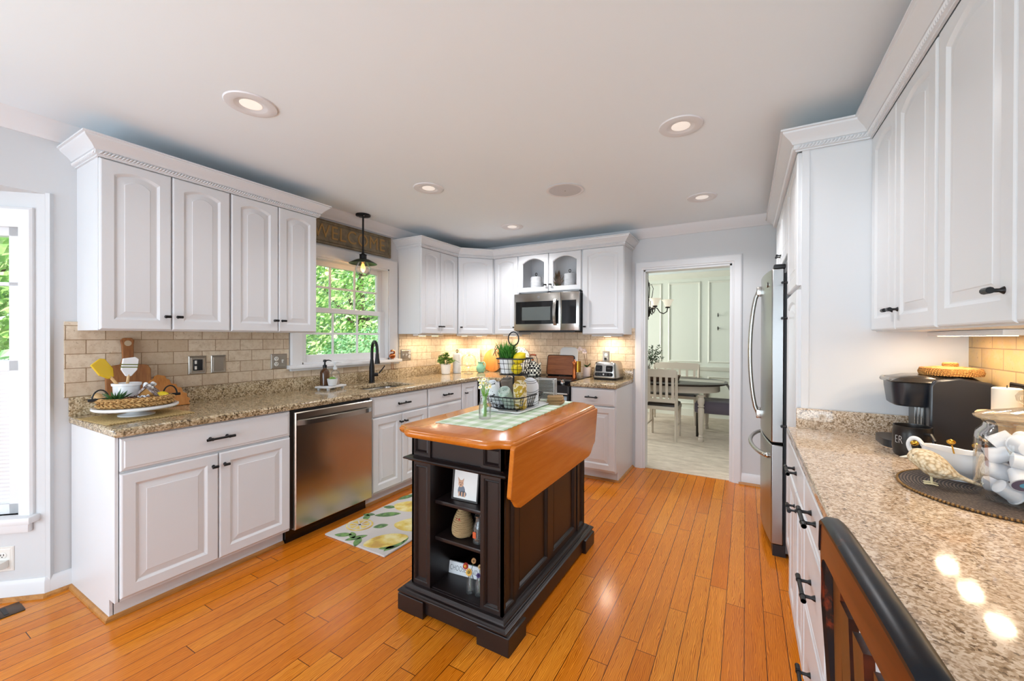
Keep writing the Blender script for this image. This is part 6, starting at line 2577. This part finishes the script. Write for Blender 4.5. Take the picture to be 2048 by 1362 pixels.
mb.loft([[(p_[0] + .215, p_[1], z) for p_ in rrect(w_, d_, .06)] for z, w_, d_ in ((.435, .40, .41), (.44, .42, .43), (.465, .42, .43), (.475, .40, .41))])
mb.build('seat', M['chw'], r, 40)
for a, b in (((.05, -.19, .2), (.40, -.19, .2)), ((.05, .19, .2), (.40, .19, .2)), ((.22, -.19, .2), (.22, .19, .2))):
    MB().tube([a, b], .011, 8).build('stretcher', M['chw'], r)

# ================================================================== DINING ROOM
M['tbl'] = mat('table_dark_top', '2E241F', .3)
TX, TY = -1.10, 6.05
r = thing('dining_table', 'oval dining table with dark top and cream turned legs', 'table', (TX, TY, 0))
ov = lambda a, b, n=48, e=2.4: [(a * (abs(cos(t)) ** (2 / e)) * (1 if cos(t) > 0 else -1), b * (abs(sin(t)) ** (2 / e)) * (1 if sin(t) > 0 else -1)) for t in (2 * PI * k / n for k in range(n))]
mb = MB()
mb.loft([[(p_[0], p_[1], z) for p_ in ov(a, b)] for z, a, b in ((.705, .84, .50), (.712, .88, .54), (.735, .90, .56), (.742, .88, .54))])
mb.build('top', M['tbl'], r, 40)
mb = MB()
mb.loft([[(p_[0], p_[1], z) for p_ in ov(a, b)] for z, a, b in ((.615, .80, .46), (.705, .80, .46))])
mb.build('apron', M['cream'], r, 40)
LEG = [(.028, 0), (.034, .01), (.034, .04), (.026, .05), (.032, .07), (.024, .085), (.030, .12), (.036, .30), (.038, .42), (.028, .44), (.042, .455), (.030, .47), (.040, .50), (.044, .545), (.030, .575), (.044, .59), (.044, .60)]
for sx in (-1, 1):
    for sy in (-1, 1):
        MB().lathe(LEG, (sx * .60, sy * .41, 0), 20).build('leg', M['cream'], r)
        o = r.children[-1] if 0 else None
mb = MB()
for sx in (-1, 1):
    for sy in (-1, 1):
        pass
mb.bm.free()
r = thing('table_runner', 'pale table runner hanging over the right end of the oval table', 'table runner', (TX, TY, .743))
mb = MB()
mb.grid(lambda u, v: (-.88 + 1.80 * u if u < .975 else .885 + .03 * (u - .975) / .025, (-.17 + .34 * v) * (1 if u < .93 else 1.0), .0015 if u < .96 else .0015 - (u - .96) / .04 * .09), 50, 6)
o = mb.build('cloth', mat('linen', 'CFCBBE', .9), r, 60, solid=.003)


def slat_chair(name, label, cat, x, y, rz, w, seatd=.40, hgt=.93, ns=5, group=None):
    r = thing(name, label, cat, (x, y, 0), rz, group)
    for sx in (-1, 1):
        MB().tube([(sx * (w / 2 - .02), -.01, 0), (sx * (w / 2 - .02), .0, .44), (sx * (w / 2 - .015), -.03, hgt - .02)], [.018, .021, .017], 4).build('back_post', M['cream'], r)
        MB().lathe([(.014, 0), (.02, .03), (.016, .06), (.021, .2), (.016, .24), (.022, .27), (.018, .30), (.022, .40)], (sx * (w / 2 - .03), seatd - .03, 0), 14).build('leg', M['cream'], r)
        MB().tube([(sx * (w / 2 - .025), 0, .19), (sx * (w / 2 - .028), seatd - .03, .19)], .01, 8).build('stretcher', M['cream'], r)
    mb = MB()
    P = [(-w / 2, hgt - .10), (w / 2, hgt - .10), (w / 2, hgt - .03), (w / 2 - .03, hgt), (.06, hgt - .0), (0, hgt + .008), (-.06, hgt), (-w / 2 + .03, hgt), (-w / 2, hgt - .03)]
    mb.prism(P, 'y', -.012, .012)
    mb.move(0, -.026, 0)
    mb.build('crest_rail', M['cream'], r, 0)
    MB().box(-w / 2 + .02, w / 2 - .02, -.013, .009, .50, .545).build('lower_rail', M['cream'], r, 0)
    for k in range(ns):
        cx = (k - (ns - 1) / 2) * (w - .05) / ns
        MB().loft([[(cx + q * .017, yy + t_ * .006, z) for q, t_ in ((-1, -1), (1, -1), (1, 1), (-1, 1))] for z, yy in ((.54, -.002), (hgt - .095, -.022))]).build('slat', M['cream'], r, 0)
    MB().box(-w / 2 + .005, w / 2 - .005, .0, seatd, .40, .445, .004).build('seat_frame', M['cream'], r, 30)
    mb = MB()
    mb.loft([[(p_[0], p_[1] + seatd / 2 + .01, z) for p_ in rrect(a, b, .03)] for z, a, b in ((.444, w - .03, seatd - .02), (.47, w - .03, seatd - .02), (.482, w - .07, seatd - .06))])
    mb.build('seat', mat('seat_dark', '2A201C', .35) if 'seat_dark' not in bpy.data.materials else bpy.data.materials['seat_dark'], r, 40)
    return r


slat_chair('dining_chair', 'cream slat-back chair with a dark seat nearest the doorway', 'chair', -.965, 5.45, 0, .42)
slat_chair('bench', 'cream slat-back bench at the far side of the oval table', 'bench', -1.00, 6.98, PI, .72, .40, .93, 6)
r = thing('upholstered_chair', 'grey purple upholstered chair at the right end of the table', 'chair', (-.36, 6.10, 0), 0)
M['uph'] = mat('upholstery', '5E5560', .9, sheen=.4, bump=(260, .3))
mb = MB()
mb.loft([[(p_[0], p_[1], z) for p_ in rrect(a, b, .05)] for z, a, b in ((.33, .46, .47), (.345, .49, .50), (.45, .49, .50), (.485, .44, .45))])
mb.build('seat', M['uph'], r, 50)
mb = MB()
mb.loft([[(x, y, z) for x, y in ((x0, -.24), (x0 + .05, -.25), (x0 + .1, -.24), (x0 + .1, .24), (x0 + .05, .25), (x0, .24))] for z, x0 in ((.33, .19), (.6, .2), (.85, .225), (.98, .25))])
bevel(mb.build('backrest', M['uph'], r, 50), .02, 3)
for sx, sy in ((-1, -1), (-1, 1), (1, -1), (1, 1)):
    MB().tube([(sx * .21 + (.04 if sx > 0 else 0), sy * .2, 0), (sx * .2, sy * .2, .34)], [.016, .024], 4).build('leg', M['bronze'], r)
# chandelier
CX_, CY_ = -1.26, 6.05
r = thing('chandelier', 'dark bronze chandelier with frosted glass bell shades', 'chandelier', (CX_, CY_, 0))
M['frosted_sh'] = mat('frosted_shade', 'EFEBDD', .5, emit='FFF2DC', es=.35)
mb = MB()
for k in range(12):
    z = 2.20 + k * .019
    mb.tube([(.008 * cos(a * .785) * (1 if k % 2 else .35), .008 * cos(a * .785) * (.35 if k % 2 else 1), z + .013 * sin(a * .785)) for a in range(8)], .0022, 5, True)
mb.build('chain', M['bronze'], r)
MB().lathe([(.055, ZC - .002), (.05, ZC - .02), (.01, ZC - .03)], n=24).build('canopy', M['bronze'], r)
MB().lathe([(.004, 1.60), (.014, 1.615), (.008, 1.635), (.03, 1.66), (.036, 1.69), (.05, 1.73), (.03, 1.76), (.012, 1.79), (.010, 2.10), (.03, 2.13), (.012, 2.16), (.006, 2.20)], n=20).build('column', M['bronze'], r)
for k in range(5):
    a = k * 2 * PI / 5 + .25
    c, s_ = cos(a), sin(a)
    arm = MB().tube([(c * q, s_ * q, z) for q, z in ((.03, 1.74), (.08, 1.79), (.13, 1.77), (.17, 1.71), (.22, 1.69), (.265, 1.72), (.275, 1.77))], .007, 8).build('arm', M['bronze'], r)
    MB().tube([(c * q, s_ * q, z) for q, z in ((.012, 2.10), (.05, 2.12), (.075, 2.06), (.06, 1.95), (.035, 1.86), (.03, 1.76))], .0045, 6).build('scroll', M['bronze'], arm)
    MB().lathe([(.03, 0), (.034, .012), (.026, .022)], (c * .275, s_ * .275, 1.77), 16).build('cup', M['bronze'], arm)
    MB().lathe([(.03, .02), (.045, .045), (.058, .085), (.08, .115), (.084, .12), (.078, .115), (.054, .085), (.04, .045)], (c * .275, s_ * .275, 1.77), 24, cap=False).build('glass_shade', M['frosted_sh'], arm)
# olive plant and tray on the dining table
r = thing('olive_plant', 'olive branches in a ribbed glass vase on the dining table', 'plant', (-1.30, 6.15, .747))
MB().lathe([(.05, 0), (.055, .005), (.055, .16), (.048, .17), (.045, .17), (.05, .155), (.05, .01)], n=14).build('vase', mat('ribbed_vase', 'A8A296', .3), r, 0)
mb = MB()
mb2 = MB()
for k in range(14):
    a = k * 2.4
    tip = Vector((.26 * cos(a) * random.uniform(.5, 1), .26 * sin(a) * random.uniform(.5, 1), random.uniform(.28, .52)))
    mid = Vector((tip.x * .35, tip.y * .35, tip.z * .6))
    mb2.tube([(0, 0, .02), mid, tip], [.003, .0025, .001], 5)
    for j in range(22):
        u = .3 + .7 * j / 22
        p = mid.lerp(tip, (u - .3) / .7)
        d = Vector((random.gauss(0, 1), random.gauss(0, 1), random.gauss(.3, .6))).normalized() * .05
        n = d.orthogonal().normalized() * .009
        mb.quad(p, p + d * .5 + n, p + d, p + d * .5 - n)
mb2.build('stems', M['bark'], r)
mb.build('leaves', mat('olive_leaf', '4E6147', .6), r, 0, recalc=False)
r = thing('table_tray', 'brown woven tray in the middle of the dining table', 'tray', (-1.02, 5.86, .747))
MB().loft([[(p_[0], p_[1], z) for p_ in rrect(a, b, .03)] for z, a, b in ((0, .42, .22), (.07, .46, .26), (.07, .44, .24), (.012, .40, .20))]).build('basket', weave_mat('brown_weave', '3A261A', '6B4A34', 50, 60), r, 30)
r = thing('wall_sconce', 'small dark scrolled hooks on the dining room wall at the door edge', 'hook', (-.40, DY, 1.5))
mb = MB()
for z in (0, .22):
    mb.tube([(0, -.003, z), (0, -.05, z - .03), (0, -.07, z + .0), (0, -.06, z + .025)], .007, 8)
    mb.lathe([(.02, 0), (.015, .006)], (0, 0, 0), 12)
mb.build('hook', M['bronze'], r)
